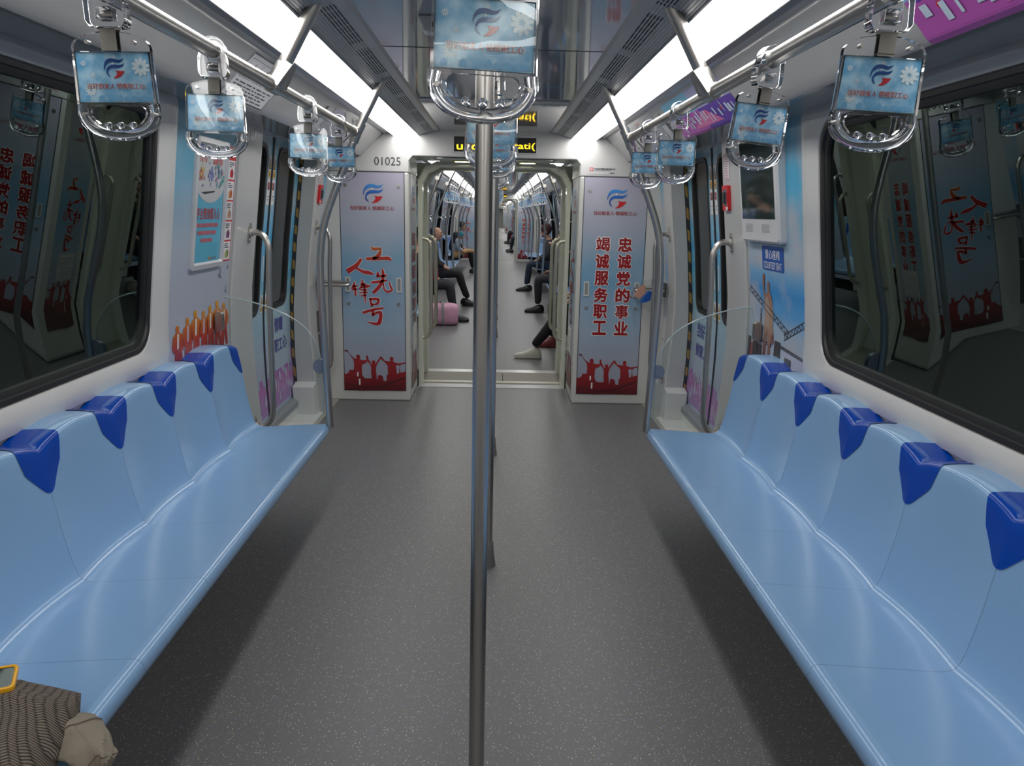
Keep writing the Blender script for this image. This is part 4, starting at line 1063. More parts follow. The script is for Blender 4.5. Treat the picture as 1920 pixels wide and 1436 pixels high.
def gull(u, v, k):
    A.poly([(u-.030*k, v+.012*k), (u-.008*k, v+.008*k), (u+.006*k, v+.044*k), (u+.010*k, v+.004*k), (u+.030*k, v-.012*k), (u+.004*k, v-.010*k)], pm('ink_gull', (.20, .22, .27), .4), 2)
gull(3.985, 1.205, 1.1); gull(4.085, 1.115, .95); gull(4.095, 1.24, .6)
tag(A.build('wall_print'), 'grey-blue wall print with a row of orange-red figures and gulls, left wall', 'wall print')
# framed poster
t = thing('framed_poster', 'tall poster in a grey clip frame on the left wall beside the window', 'poster', (-1.34, 3.79, 1.25))
PB = (3.565, 3.985, 1.255, 1.855)
L = lambda R_, off: [(-(wx(v)-off), u, v) for u, v in densify(rrect(*R_))]
obj('frame', MB().loft([L((3.565, 3.985, 1.255, 1.855, .02), .001), L((3.567, 3.983, 1.257, 1.853, .02), .014), L((3.59, 3.96, 1.28, 1.83, .012), .018), L((3.60, 3.95, 1.29, 1.82, .008), .006)]), pm('frame_silver', (.55, .56, .58), .3, metal=.2), t)
POSF = grad('poster_film', [(1.28, (.10, .40, .56)), (1.31, (.06, .34, .58)), (1.33, (.30, .52, .58)), (1.45, (.24, .52, .62)), (1.56, (.14, .46, .60)), (1.60, (.45, .48, .50)), (1.83, (.48, .48, .50))], .25, lo=1.2, hi=1.9, coat=.4)
A = Art(wallfn(-1, .005), .0008); A.rect(3.598, 3.952, 1.288, 1.822, POSF, 0, nv=8)
A.poly([(3.60, 1.665)]+[(3.775+.185*math.cos(math.radians(a)), 1.665+.10*math.sin(math.radians(a))) for a in range(180, 361, 15)]+[(3.95, 1.70), (3.95, 1.82), (3.60, 1.82)], pm('poster_moon', (.47, .48, .49), .3), 1)
logo(A, 3.64, 1.80, .05, 2); A.text('职工之家', 3.66, 1.757, .10, RED, 2, .01); A.text('温馨的家', 3.85, 1.757, .13, RED, 2, .01)
rnd = random.Random(8)
for cx, cz, cols in ((3.645, 1.69, ((.45, .12, .14), (.5, .38, .10), (.24, .14, .34))), (3.775, 1.69, ((.14, .18, .42), (.22, .24, .44), (.30, .32, .5))), (3.89, 1.69, ((.08, .32, .30), (.16, .30, .40), (.34, .12, .26)))):
    for i in range(26):
        c = pm('petal_%d_%d' % (int(cx*1000), i % 3), cols[i % 3], .4)
        A.disc(cx+rnd.gauss(0, .022), cz+rnd.gauss(0, .026), rnd.uniform(.006, .012), c, 2+i % 4, 6)
A.poly([(3.66, 1.612), (3.83, 1.622), (3.82, 1.615), (3.70, 1.604)], BINK, 3)
A.text('平台聚效暖人心', 3.765, 1.515, .30, RED, 2, .01, height=.055)
for i, (z, w) in enumerate(((1.462, .29), (1.427, .25), (1.392, .16))):
    n = int(w/.022)
    for k in range(n):
        u = 3.765-w/2+k*.022; A.rect(u, u+.016, z-.009, z+.009, pm('ink_rose', C(196, 100, 110), .4), 2)
A.rect(3.80, 3.815, 1.297, 1.312, pm('ink_orange', C(220, 130, 60), .4), 2); A.rect(3.82, 3.90, 1.300, 1.309, pm('ink_slate', C(90, 120, 140), .4), 2)
A.build('poster_sheet', t)
# safety notices strip
A = Art(wallfn(-1, .002), .0009)
A.rect(4.005, 4.115, 1.275, 1.845, RED, 0, nv=6)
A.text('17', 4.06, 1.818, .03, RED, 1, 0)
for i in range(3): A.rect(4.018+i*.022, 4.034+i*.022, 1.795, 1.83, WINK, 1)
rnd = random.Random(2)
for i in range(5):
    z1 = 1.775-i*.1; A.rect(4.014, 4.106, z1-.092, z1, NOTI, 1)
    for k in range(3): A.rect(4.022, 4.022+rnd.uniform(.03, .07), z1-.014-k*.009, z1-.010-k*.009, BINK, 2)
    A.poly([(4.04, z1-.082), (4.08, z1-.082), (4.085, z1-.056), (4.06, z1-.038), (4.036, z1-.056)], (RED, pm('ink_flamey', C(200, 110, 50), .4), pm('ink_skin', C(190, 140, 120), .4), pm('ink_violet', C(120, 60, 110), .4), pm('ink_olive', C(150, 160, 80), .4))[i], 2)
    A.rect(4.068, 4.074, z1-.075, z1-.045, BINK, 3)
tag(A.build('safety_notice'), 'narrow red-edged strip of five pictogram notices right of the framed poster', 'sign')
# wall screen
t = thing('wall_screen', 'white wall-mounted screen above the courtesy seat sign on the right wall', 'screen', (1.3, 3.82, 1.44))
def SL(R_, x0, x1):       # the housing stands upright against the leaning wall
    return [(x0+(x1-x0)*(v-1.44)/.5, u, v) for u, v in rrect(*R_)]
hs = MB()
hs.loft([SL((3.565, 4.105, 1.435, 1.960, .02), 1.375, 1.30), SL((3.562, 4.108, 1.432, 1.963, .022), 1.325, 1.255), SL((3.572, 4.098, 1.442, 1.953, .02), 1.314, 1.244)], cap1=True)
obj('housing', hs, pm('screen_white', (.63, .63, .64), .3), t)
bz = lambda u, v, d: (1.314+(1.244-1.314)*(v-1.44)/.5-d, -u, v)
A = Art(bz, .0012); A.rect(-4.075, -3.600, 1.545, 1.925, pm('screen_glass', (.030, .045, .042), .05, coat=.8), 1)
A.build('screen_glass', t)
A = Art(bz, .0008)
for u0 in (-4.03, -3.79):
    for i in range(7):
        A.rect(u0, u0+.11, 1.482+i*.006, 1.4838+i*.006, GREY, 1)
A.build('speaker_grille', t)
# courtesy sign
A = Art(wallfn(1, .002), .001)
A.poly(rrect(-3.905, -3.608, 1.300, 1.418, .012, 4), SIGNB, 1); A.text('爱心座椅', -3.757, 1.378, .20, WINK, 2, .006, height=.045); A.text('COURTESY SEAT', -3.757, 1.325, .245, WINK, 2, .0, height=.034)
tag(A.build('courtesy_sign'), 'blue COURTESY SEAT sign with white lettering under the right wall screen', 'sign')
# emergency handles, notices and number plates on the pillars
def red_box(s, y, label):
    t = thing('emergency_release', label, 'emergency handle', (s*1.31, y, 1.58))
    f = lambda u, v, d: (s*(wx(v)-.018-d), y+u, v)
    obj('box', MB().prism(rrect(-.052, .052, 1.585, 1.722, .01, 4), [], f, 0, .018), REDP, t, bevel=.003)
    obj('recess', MB().prism(rrect(-.032, .032, 1.612, 1.70, .006, 3), [], f, .0182, .0186), pm('recess_slate', (.10, .09, .12), .4), t, smooth=False)
    obj('lever', MB().prism(rrect(-.012, .012, 1.625, 1.685, .006, 3), [], f, .0186, .030), DARKG, t, bevel=.002)
    obj('label_plate', MB().prism(rrect(-.048, -.01 if s > 0 else -.02, 1.587, 1.606, .002, 2), [], f, .0182, .0192), STK, t, smooth=False)
    return t
red_box(1, 4.40, 'red emergency release box on the near pillar of the right door')
red_box(-1, 5.98, 'red emergency release box on the far pillar of the left door')
def notice(s, y, z0, z1, w, label):
    A = Art(wallfn(s, .0185), .0008); u = -s*y
    A.rect(u-w/2, u+w/2, z0, z1, NOTI, 0); A.frame(u-w/2, u+w/2, z0, z1, .003, pm('ink_faint_red', C(190, 80, 85), .4), 1)
    z = z1-.014; r = random.Random(int(y*10))
    while z > z0+.01: A.rect(u-w*.36, u-w*.36+w*r.uniform(.45, .72), z-.004, z, pm('ink_faint_red', C(190, 80, 85), .4), 1); z -= .0125
    return tag(A.build('notice_plate'), label, 'sign')
notice(1, 4.40, 1.752, 1.890, .095, 'small white notice with red print above the red box, right near pillar')
notice(-1, 5.98, 1.738, 1.79, .06, 'tiny white notice with red print above the red box, left far pillar')
def numplate(s, y, num, label):
    A = Art(wallfn(s, .0185), .0008); u = -s*y
    A.rect(u-.05, u+.05, 1.90, 1.965, pm('plate_alu', (.50, .50, .50), .25, metal=.6), 0); A.text(num, u, 1.932, .05 if len(num) > 1 else .028, GREY, 1, 0, height=.042)
    return tag(A.build('number_plate'), label, 'sign')
numplate(-1, 4.32, '17', 'metal door number plate 17 at the top of the left near pillar')
numplate(1, 4.32, '8', 'metal door number plate 8 at the top of the right near pillar')
# adverts and plates on the ceiling cove
def covefn(s):
    P = [(.882, 2.118), (.95, 2.052), (1.005, 1.995), (1.030, 1.966), (1.045, 1.957)]; D = [0]
    for a, b in zip(P, P[1:]): D.append(D[-1]+math.dist(a, b))
    def f(u, v, d):      # v runs from 0 at the lip to D[-1] at the top
        q = D[-1]-v; x = float(np.interp(q, D, [p[0] for p in P])); z = float(np.interp(q, D, [p[1] for p in P]))
        return (s*(x-d*.72), -s*u, z-d*.70)
    return f, D[-1]
f, H = covefn(1)
PURP = pm('cove_magenta', C(170, 80, 165), .35); PURD = pm('cove_violet', C(88, 52, 158), .35); PINKT = pm('cove_pink', C(205, 105, 160), .35); CYAN = pm('cove_cyan', C(110, 175, 205), .35); LAV = pm('cove_lavender', C(158, 160, 195), .35); CWH = pm('cove_white', C(190, 205, 222), .35)
def cove_ad(u0, u1, seed, label):
    A = Art(f, .0009); r = random.Random(seed)
    N = 30
    for i in range(N):
        A.rect(u0, (u0+u1)/2, H*i/N, H*(i+1)/N, CYAN if i > N*.5 else PURP, 1); A.rect((u0+u1)/2, u1, H*i/N, H*(i+1)/N, LAV if i > N*.5 else PURD, 1)
    A.poly([(u0+.3, .03), (u0+.55, .105), (u0+.62, .105), (u0+.78, .03)], PINKT, 2)
    u = u0+.05
    while u < u1-.05:
        w = r.uniform(.008, .03); h0 = r.uniform(.03, .07)
        A.rect(u, u+w, h0, h0+r.uniform(.03, .06), CWH, 3)
        if r.random() < .35: A.poly([(u, .11), (u+w*.4, .11+r.uniform(.03, .08)), (u+w*.8, .11)], PURD, 2)
        u += w+r.uniform(.004, .05)
    for i in range(4): A.disc(u0+.12+i*.24, .085, .010, RED, 3, 8)
    return tag(A.build('cove_advert'), label, 'advert')
cove_ad(-4.34, -3.29, 1, 'purple and cyan skyline advert on the right cove above the screen')
cove_ad(-1.93, -.95, 2, 'magenta skyline advert at the top right corner on the cove')
f, H = covefn(-1)
A = Art(f, .0008); A.rect(3.10, 3.62, .02, H-.004, NOTI, .5, nv=24); A.frame(3.10, 3.62, .02, H-.004, .004, BINK, 1)
for k in range(3):
    u = 3.13+k*.155; A.frame(u, u+.14, .115, .205, .002, BINK, 1); A.poly([(u+.05, .12), (u+.09, .12), (u+.085, .165), (u+.075, .19), (u+.062, .165)], BINK, 1)
    if k == 2: A.poly([(u+.02, .12), (u+.03, .12), (u+.05, .2), (u+.03, .2)], RED, 1)
rnd = random.Random(5)
for k in range(5):
    u = 3.14
    while u < 3.55:
        w = rnd.uniform(.02, .07); A.rect(u, u+w, .034+k*.015, .040+k*.015, pm('ink_soft_black', (.10, .10, .11), .4), 1); u += w+.014
tag(A.build('door_notice'), 'white instruction plate with pictograms on the left cove by the rail bracket', 'sign')
def route_display(s, y0, y1, label, group=None):
    f, H = covefn(s); t = thing('route_display', label, 'display', (s*.97, y0, 2.0), group)
    ua, ub_ = sorted((-s*y0, -s*y1))
    A = Art(f, .0012); A.rect(ua, ub_, .035, H-.01, pm('display_glass', (.09, .12, .11), .07, coat=.7), 1, nv=4); A.build('glass', t)
    A = Art(f, .0012)
    for e in (ua-.16, ub_+.15): A.rect(e-.02, e+.02, .04, H-.03, pm('slot_black', (.02, .022, .022), .4), 1, nv=3)
    A.build('speaker_slot', t); return t
route_display(-1, 4.62, 5.28, 'dark greenish display panel on the left cove above the door')
route_display(1, 4.62, 5.28, 'dark greenish display panel on the right cove above the door')
# last strip of wall film between door and cabinet, with its own small white box
for s, nm in ((-1, 'left'), (1, 'right')):
    A = Art(wallfn(s, .001), .0009); A.rect(min(-s*6.105, -s*6.275), max(-s*6.105, -s*6.275), .2, 1.84, SKYF, 0, nv=10)
    A.rect(min(-s*6.11, -s*6.27), max(-s*6.11, -s*6.27), .2, .75, CITY if s < 0 else NOTI, 1, nv=3)
    tag(A.build('wall_print'), 'narrow strip of blue wall film between the %s door and the cabinet' % nm, 'wall print')
# ceiling camera dome behind the largest strap
t = thing('ceiling_camera', 'small grey ceiling camera left of the largest centre strap', 'camera', (-.195, 2.75, 2.14))
obj('body', MB().prism([(-.05, 0), (.03, 0), (.05, -.02), (.02, -.055), (-.03, -.045)], [], lambda u, v, d: (-.195+u, 2.75+d, 2.1705+v), -.04, .04), pm('camera_grey', (.38, .39, .40), .3), t, bevel=.006)
obj('lens', MB().cyl((-.185, 2.708, 2.140), (-.185, 2.715, 2.142), .013, 14), BLACK, t)

# ------------------------------------------------------------------ things left on the near end of the left bench
def knit_bag():
    t = thing('knitted_bag', 'grey-brown herringbone knitted bag lying on the left bench at the bottom left corner', 'bag', (-1.02, 1.28, .45))
    # pillow-shaped body: outline on the seat, puffed in the middle, with a sharp far corner
    tip = (-.862, 1.515)
    out = [(-.895, 1.530), (-.945, 1.538), (-1.0, 1.538), (-1.06, 1.536), (-1.13, 1.53), (-1.2, 1.51), (-1.235, 1.44), (-1.235, 1.3), (-1.22, 1.1), (-1.1, 1.0), (-.95, .98), (-.84, 1.0), (-.812, 1.1), (-.815, 1.2), (-.823, 1.31), (-.834, 1.40), (-.848, 1.475)]
    P = [tip]+spline(out, 4)
    c = (-1.02, 1.30)
    rings = []
    for r, h in ((1., .468), (.995, .482), (.975, .498), (.93, .518), (.85, .540), (.72, .560), (.52, .576), (.28, .585), (.06, .588)):
        ring = []
        for i, p in enumerate(P):
            q = (c[0]+(p[0]-c[0])*r, c[1]+(p[1]-c[1])*r); dt = math.dist(q, tip)
            ring.append((q[0], q[1], .462+(h-.462)*min(1, .15+dt/.14)+.046*math.exp(-dt/.10)+.004*math.sin(i*.7)*(.5 < r < .98)))
        rings.append(ring)
    low = [[(c[0]+(p[0]-c[0])*r, c[1]+(p[1]-c[1])*r, h) for p in P] for r, h in ((.90, .447), (.97, .455))]
    mb = MB(); mb.loft(low+rings, cap0=True, cap1=True)
    o = obj('body', mb, MATS['knit'], t, ang=80)
    lay = o.data.uv_layers.new(name='UVMap')
    for l in o.data.loops:
        q = o.data.vertices[l.vertex_index].co
        lay.data[l.index].uv = (q.x*2.0+q.y*.9+q.z*.8, q.y*2.0-q.x*.9+q.z*.8)
    th = MB(); th.tube(spline([(-.846, 1.47, .475), (-.834, 1.463, .468), (-.826, 1.452, .464), (-.830, 1.444, .462)], 4), .0012, 5)
    obj('loose_thread', th, pm('thread', (.10, .08, .07), .9), t)
    return t
knit_bag()
def khaki_cloth():
    t = thing('crumpled_cloth', 'crumpled khaki cloth hanging over the left bench edge beside the knitted bag', 'cloth', (-.83, 1.38, .46))
    rnd = random.Random(11)
    ctrl = [[(-.925, 1.385, .470), (-.915, 1.43, .480), (-.905, 1.49, .470), (-.88, 1.520, .458)],
            [(-.890, 1.372, .475), (-.878, 1.42, .500), (-.862, 1.47, .490), (-.845, 1.510, .462)],
            [(-.852, 1.360, .472), (-.838, 1.40, .508), (-.822, 1.43, .495), (-.806, 1.482, .468)],
            [(-.815, 1.352, .462), (-.798, 1.385, .490), (-.780, 1.40, .478), (-.770, 1.448, .455)],
            [(-.785, 1.352, .440), (-.768, 1.375, .452), (-.752, 1.385, .446), (-.748, 1.425, .432)],
            [(-.778, 1.355, .412), (-.768, 1.375, .415), (-.757, 1.38, .412), (-.760, 1.41, .405)]]
    rows = [spline(r, 7) for r in ctrl]; cols = [spline([r[j] for r in rows], 6) for j in range(len(rows[0]))]
    mb = MB(); top = [[(p[0]+.002*math.sin(17*i+5*j), p[1], p[2]+.009*abs(math.sin(i*.33+j*.21))*math.cos(j*.35-i*.2)+.0012*rnd.uniform(-1, 1)) for j, p in enumerate(c)] for i, c in enumerate(cols)]
    mb.grid(top); o = obj('fold', mb, pm('khaki_cloth', (.24, .205, .16), .8, bump=.2, bscale=500), t, ang=28)
    so = o.modifiers.new('thick', 'SOLIDIFY'); so.thickness = .003
    for r in (2, 4):
        p = MB().tube([(q[0], q[1], q[2]+.0022) for q in spline([top[i][r*6 if r*6 < len(top[0]) else -1] for i in range(0, len(top), 3)], 3)], .0011, 5)
        obj('seam', p, pm('khaki_seam', (.13, .105, .08), .9), t)
    return t
khaki_cloth()
def phone():
    t = thing('phone', 'phone in a yellow bumper case lying on the knitted bag', 'phone', (-1.03, 1.46, .62))
    O = Vector((-.9425, 1.4375, .600)); a = Vector((-.92, -.39, .02)).normalized(); n = Vector((.04, -.14, .97)).normalized(); n = (n-a*n.dot(a)).normalized(); b = n.cross(a)
    # a runs along the length out of frame, b across
    f = lambda u, v, d: tuple(O+a*u+b*v+n*d)
    L, Wd = .150, .076
    def lp(m, d, r): return [f(u, v, d) for u, v in rrect(m, L-m, -Wd/2+m, Wd/2-m, r, 5)]
    case = MB().loft([lp(.004, -.010, .010), lp(.001, -.007, .012), lp(0, .0, .012), lp(.001, .004, .012), lp(.004, .0055, .010), lp(.007, .004, .008), lp(.007, .001, .008)], cap0=True)
    obj('bumper_case', case, pm('case_yellow', C(236, 172, 30), .4), t)
    s_ = MB().add(lp(.0068, .0025, .008), [tuple(range(len(lp(.0068, .0025, .008))))])
    obj('screen', s_, pm('phone_glass', (.012, .012, .014), .04, coat=.5), t, smooth=False)
    return t
phone()

# ------------------------------------------------------------------ people
def skin(nodes, edges, root, sub=2):
    ids = list(nodes); me = bpy.data.meshes.new('figure')
    me.from_pydata([nodes[i][0] for i in ids], [(ids.index(a), ids.index(b)) for a, b in edges], [])
    ob = bpy.data.objects.new('figure', me); COL.objects.link(ob)
    sk = ob.modifiers.new('skin', 'SKIN'); sk.use_smooth_shade = True; sk.branch_smoothing = .4
    for i, k in enumerate(ids):
        v = me.skin_vertices[0].data[i]; r = nodes[k][1]; v.radius = r if isinstance(r, tuple) else (r, r); v.use_root = k == root
    sb = ob.modifiers.new('sub', 'SUBSURF'); sb.levels = sub; sb.render_levels = sub
    dg = bpy.context.evaluated_depsgraph_get(); m2 = bpy.data.meshes.new_from_object(ob.evaluated_get(dg))
    mb = MB(); mb.add([tuple(v.co) for v in m2.vertices], [tuple(p.vertices) for p in m2.polygons])
    bpy.data.objects.remove(ob); bpy.data.meshes.remove(me); bpy.data.meshes.remove(m2)
    return mb
SKIN = pm('skin_tone', C(182, 138, 116), .5); HAIR = pm('hair_black', (.012, .010, .010), .5)
def person(s, x, y, label, jacket, trousers, shoes, knees=((.44, -.10, .10), (.44, .10, .10)), feet=((.50, -.10, -.395), (.50, .10, -.395)), hands=None, hat=None, hair=HAIR, head=(.05, 0, .0), lean=0., group=None, toe=.13, shoe_mats=None, glasses=False, bald=False, scale=1.):
    """seated figure on the bench of side s; local x points to the aisle, y forward, z from the seat"""
    t = thing('person', label, 'person', (s*x, y, 0), group)
    Z = .452
    hands = hands or ((.30, -.10, .17), (.30, .10, .17))
    ln = lean
    W_ = lambda p: (s*(x-p[0]*scale), y+p[1]*scale, Z+p[2]*scale)
    def w(nodes): return {k: (W_(p), (tuple(q*scale for q in r) if isinstance(r, tuple) else r*scale)) for k, (p, r) in nodes.items()}
    hx, hy, hz = head
    core = {'pel': ((.0, 0, .105), (.150, .125)), 'wai': ((-.02+ln*.3, 0, .27), (.135, .105)), 'che': ((.0+ln*.7, 0, .43), (.150, .115)), 'sho': ((.0+ln, 0, .535), (.125, .085)), 'nek': ((.01+ln+hx*.4, hy*.4, .605), .052)}
    arms = {}; ae = []
    for i, sg in enumerate((-1, 1)):
        h = hands[i]; e = (.06+ln*.6, sg*.235, .27)
        arms['s%d' % i] = ((.0+ln, sg*.165, .515), .070); arms['e%d' % i] = (e, .052)
        arms['w%d' % i] = (tuple(e[k]+(h[k]-e[k])*.80 for k in range(3)), .034)
    ce = [('pel', 'wai'), ('wai', 'che'), ('che', 'sho'), ('sho', 'nek')]
    legs = {}
    for i, sg in enumerate((-1, 1)):
        k, f_ = knees[i], feet[i]
        legs['h%d' % i] = ((.06, sg*.085, .085), .085); legs['k%d' % i] = (k, .066)
        legs['c%d' % i] = (tuple(k[j]+(f_[j]-k[j])*.35 for j in range(3)), .060); legs['a%d' % i] = ((f_[0], f_[1], f_[2]+.075), .042)
    le = [('pel', 'h0'), ('pel', 'h1')]+[e for i in '01' for e in (('h'+i, 'k'+i), ('k'+i, 'c'+i), ('c'+i, 'a'+i))]
    ae = [('sho', 's0'), ('sho', 's1')]+[e for i in '01' for e in (('s'+i, 'e'+i), ('e'+i, 'w'+i))]
    # body: one continuous surface with head, five-fingered hands
    hd = {'jaw': ((.045+ln+hx, hy, .665+hz), (.062, .060)), 'mid': ((.045+ln+hx, hy, .735+hz), (.078, .092)), 'top': ((.035+ln+hx, hy, .795+hz), (.074, .088)), 'crn': ((.03+ln+hx, hy, .835+hz), (.045, .050)),
          'nos': ((.150+ln+hx*1.05, hy, .715+hz), .010)}
    he = [('nek', 'jaw'), ('jaw', 'mid'), ('mid', 'top'), ('top', 'crn'), ('mid', 'nos')]
    hn = {}; hne = []
    for i, sg in enumerate((-1, 1)):
        wv = Vector(arms['w%d' % i][0]); hv = Vector(hands[i]); dr = (hv-wv).normalized(); sd = Vector((0, -sg, 0)); sd = (sd-dr*sd.dot(dr)).normalized(); up = dr.cross(sd)
        hn['p%d' % i] = (tuple(wv+dr*.055), (.034, .016)); hne.append(('w%d' % i, 'p%d' % i))
        for k in range(4):
            o_ = (k-1.5)*.018; a_ = wv+dr*.095+sd*o_; b_ = a_+dr*(.034-.003*abs(k-1.5))-Vector((0, 0, .012)); c_ = b_+dr*.014-Vector((0, 0, .022))
            for nm, q, r in (('a', a_, .0095), ('b', b_, .0085), ('c', c_, .0075)): hn['f%d%d%s' % (i, k, nm)] = (tuple(q), r)
            hne += [('p%d' % i, 'f%d%da' % (i, k)), ('f%d%da' % (i, k), 'f%d%db' % (i, k)), ('f%d%db' % (i, k), 'f%d%dc' % (i, k))]
        a_ = wv+dr*.045+sd*.034; b_ = a_+dr*.030+sd*.010
        hn['t%da' % i] = (tuple(a_), .011); hn['t%db' % i] = (tuple(b_), .009); hne += [('p%d' % i, 't%da' % i), ('t%da' % i, 't%db' % i)]
    body = {**{k: (p, (r[0]*.9, r[1]*.9) if isinstance(r, tuple) else r*.9) for k, (p, r) in {**core, **arms, **legs}.items()}, **hd, **hn}
    obj('body', skin(w(body), ce+ae+le+he+hne, 'pel', 2), SKIN, t)
    jk = {k: (p, (r[0]*1.12, r[1]*1.18) if isinstance(r, tuple) else r*1.28) for k, (p, r) in {**core, **arms}.items()}
    jk['pel'] = ((.0, 0, .075), (.165, .150)); jk['nek'] = ((.01+ln, 0, .595), .066)
    obj('jacket', skin(w(jk), ce+ae, 'pel', 2), jacket, t)
    lg = {'pel': ((.0, 0, .10), (.150, .120)), **{k: (p, r*1.12) for k, (p, r) in legs.items()}}
    obj('trousers', skin(w(lg), le, 'pel', 2), trousers, t)
    for i in (0, 1):
        f_ = feet[i]; zb = f_[2]-.050; rows = []
        for q, wd, h_ in ((-.094, .018, .035), (-.086, .030, .070), (-.055, .038, .098), (-.015, .041, .100), (.025, .042, .090), (.065, .043, .070), (.105, .045, .054), (.145, .044, .045), (.180, .036, .037), (.200, .022, .028), (.207, .008, .018)):
            q = q*(1+(toe-.13)*2)
            rows.append([W_((f_[0]+q, f_[1]+wd*math.copysign(abs(math.cos(a))**.7, math.cos(a)), zb+.012+max(0, h_*math.copysign(abs(math.sin(a))**.75, math.sin(a))) if math.sin(a) > -.05 else zb+.001)) for a in [2*PI*k/20 for k in range(20)]])
        smb = MB(); smb.loft(rows, cap0=True, cap1=True)
        so = obj('shoe', smb, (shoe_mats or (shoes, shoes))[i], t, ang=60)
        if shoes is not None and (shoe_mats or (shoes, shoes))[i].name.startswith('sneaker_white'):
            so['label'] = 'white sneaker'
            sole = MB(); P = [(f_[0]-.085, f_[1]-.034), (f_[0]+.06, f_[1]-.043), (f_[0]+.15, f_[1]-.038), (f_[0]+toe+.07, f_[1]), (f_[0]+.15, f_[1]+.038), (f_[0]+.06, f_[1]+.043), (f_[0]-.085, f_[1]+.034), (f_[0]-.097, f_[1])]
            sole.prism(P, [], lambda u, v, d: W_((u, v, f_[2]-.050+d)), 0, .020); obj('sole', sole, pm('sole_white', (.55, .53, .48), .5), so, bevel=.004)
    H0 = Vector((.04+ln+hx, hy, .755+hz))
    if hat:
        ht = MB(); ht.sphere(W_((H0.x-.012, H0.y, H0.z+.035)), .110*scale, 18, 12, sc=(1.02, .92, 1.06)); obj('hat', ht, hat, t)
    elif not bald:
        hr = MB(); N, M_ = 18, 10
        rows = []
        for i in range(M_+1):
            th = PI*.62*i/M_; row = []
            for j in range(N):
                ph = 2*PI*j/N; fr = max(0, math.cos(ph)); tt = th*(1-.42*fr)
                row.append(W_((H0.x-.012+.106*math.sin(tt)*math.cos(ph), H0.y+.094*math.sin(tt)*math.sin(ph), H0.z+.018+.108*math.cos(tt))))
            rows.append(row)
        hr.grid(rows, close=True); obj('hair', hr, hair, t)
    else:
        hr = MB(); rows = []
        for i in range(5):
            th = PI*(.36+.09*i); rows.append([W_((H0.x-.010+.102*math.sin(th)*math.cos(a), H0.y+.092*math.sin(th)*math.sin(a), H0.z+.018+.10*math.cos(th))) for a in np.linspace(PI*.55, PI*1.45, 12)])
        hr.grid(rows); obj('hair', hr, pm('hair_grey', (.10, .09, .085), .6), t)
    ey = MB()
    for q in (-.034, .034): ey.sphere(W_((H0.x+.078, H0.y+q, H0.z-.005)), .011*scale, 8, 6)
    obj('eyes', ey, pm('eye_dark', (.02, .015, .012), .2), t)
    obj('mouth', MB().tube([W_((H0.x+.070, H0.y-.024, H0.z-.088)), W_((H0.x+.077, H0.y, H0.z-.087)), W_((H0.x+.070, H0.y+.024, H0.z-.088))], .006*scale, 6), pm('lips', C(150, 82, 74), .5), t)
    er = MB()
    for q in (-.086, .086): er.sphere(W_((H0.x-.005, H0.y+q, H0.z-.02)), .030*scale, 8, 6, sc=(.55, .35, 1.))
    obj('ears', er, SKIN, t)
    if glasses:
        g = MB()
        for q in (-.036, .036): g.tube([W_((H0.x+.094, H0.y+q+.026*math.cos(a), H0.z-.005+.020*math.sin(a))) for a in np.linspace(0, 2*PI, 13)], .0028, 5)
        g.tube([W_((H0.x+.094, H0.y-.01, H0.z)), W_((H0.x+.094, H0.y+.01, H0.z))], .0028, 5)
        for q in (-.08, .08): g.tube([W_((H0.x+.09, H0.y+q*.8, H0.z)), W_((H0.x, H0.y+q*1.1, H0.z))], .0025, 5)
        obj('glasses', g, BLACK, t)
    return t
BLK = pm('cloth_black', (.010, .010, .012), .85, bump=.2, bscale=90); BLK2 = pm('cloth_charcoal', (.022, .023, .028), .85, bump=.2, bscale=90); DENIM = pm('cloth_denim', (.018, .028, .050), .85); SHB = pm('shoe_black', (.010, .010, .011), .3)
SNK = pm('sneaker_white', (.60, .59, .54), .5); MAROON = pm('knit_maroon', (.050, .016, .022), .95, bump=.5, bscale=160); SHR = pm('shoe_dark_red', (.16, .02, .022), .5, vary=.7, vscale=60)
# right side beyond the gangway
person(1, 1.14, 8.42, 'person in black trousers and a white sneaker, leg stretched past the right gangway jamb', BLK, BLK, SNK, knees=((.42, -.09, .06), (.38, .14, .10)), feet=((.70, -.12, -.395), (.22, .16, -.395)), shoe_mats=(SNK, SNK))
person(1, 1.14, 8.90, 'person hidden behind the right jamb, only a dark red shoe showing', BLK2, BLK, SHR, feet=((.44, .14, -.395), (.42, .30, -.395)), knees=((.44, .04, .1), (.44, .20, .1)), shoe_mats=(SHR, SHR))
person(1, 1.13, 12.30, 'person in black coat and boots, hands on lap, half hidden by the right gangway handrails', BLK, BLK2, SHB, knees=((.44, -.09, .09), (.44, .08, .09)), feet=((.44, -.03, -.395), (.42, .10, -.395)), hands=((.30, -.02, .20), (.28, .06, .19)))
person(1, 1.13, 15.74, 'person in maroon knitted hat, dark jacket and jeans on the right bench beyond the gangway', BLK2, DENIM, SHB, hat=MAROON, feet=((.50, -.06, -.395), (.46, .12, -.395)), head=(.05, 0, 0), lean=.04)
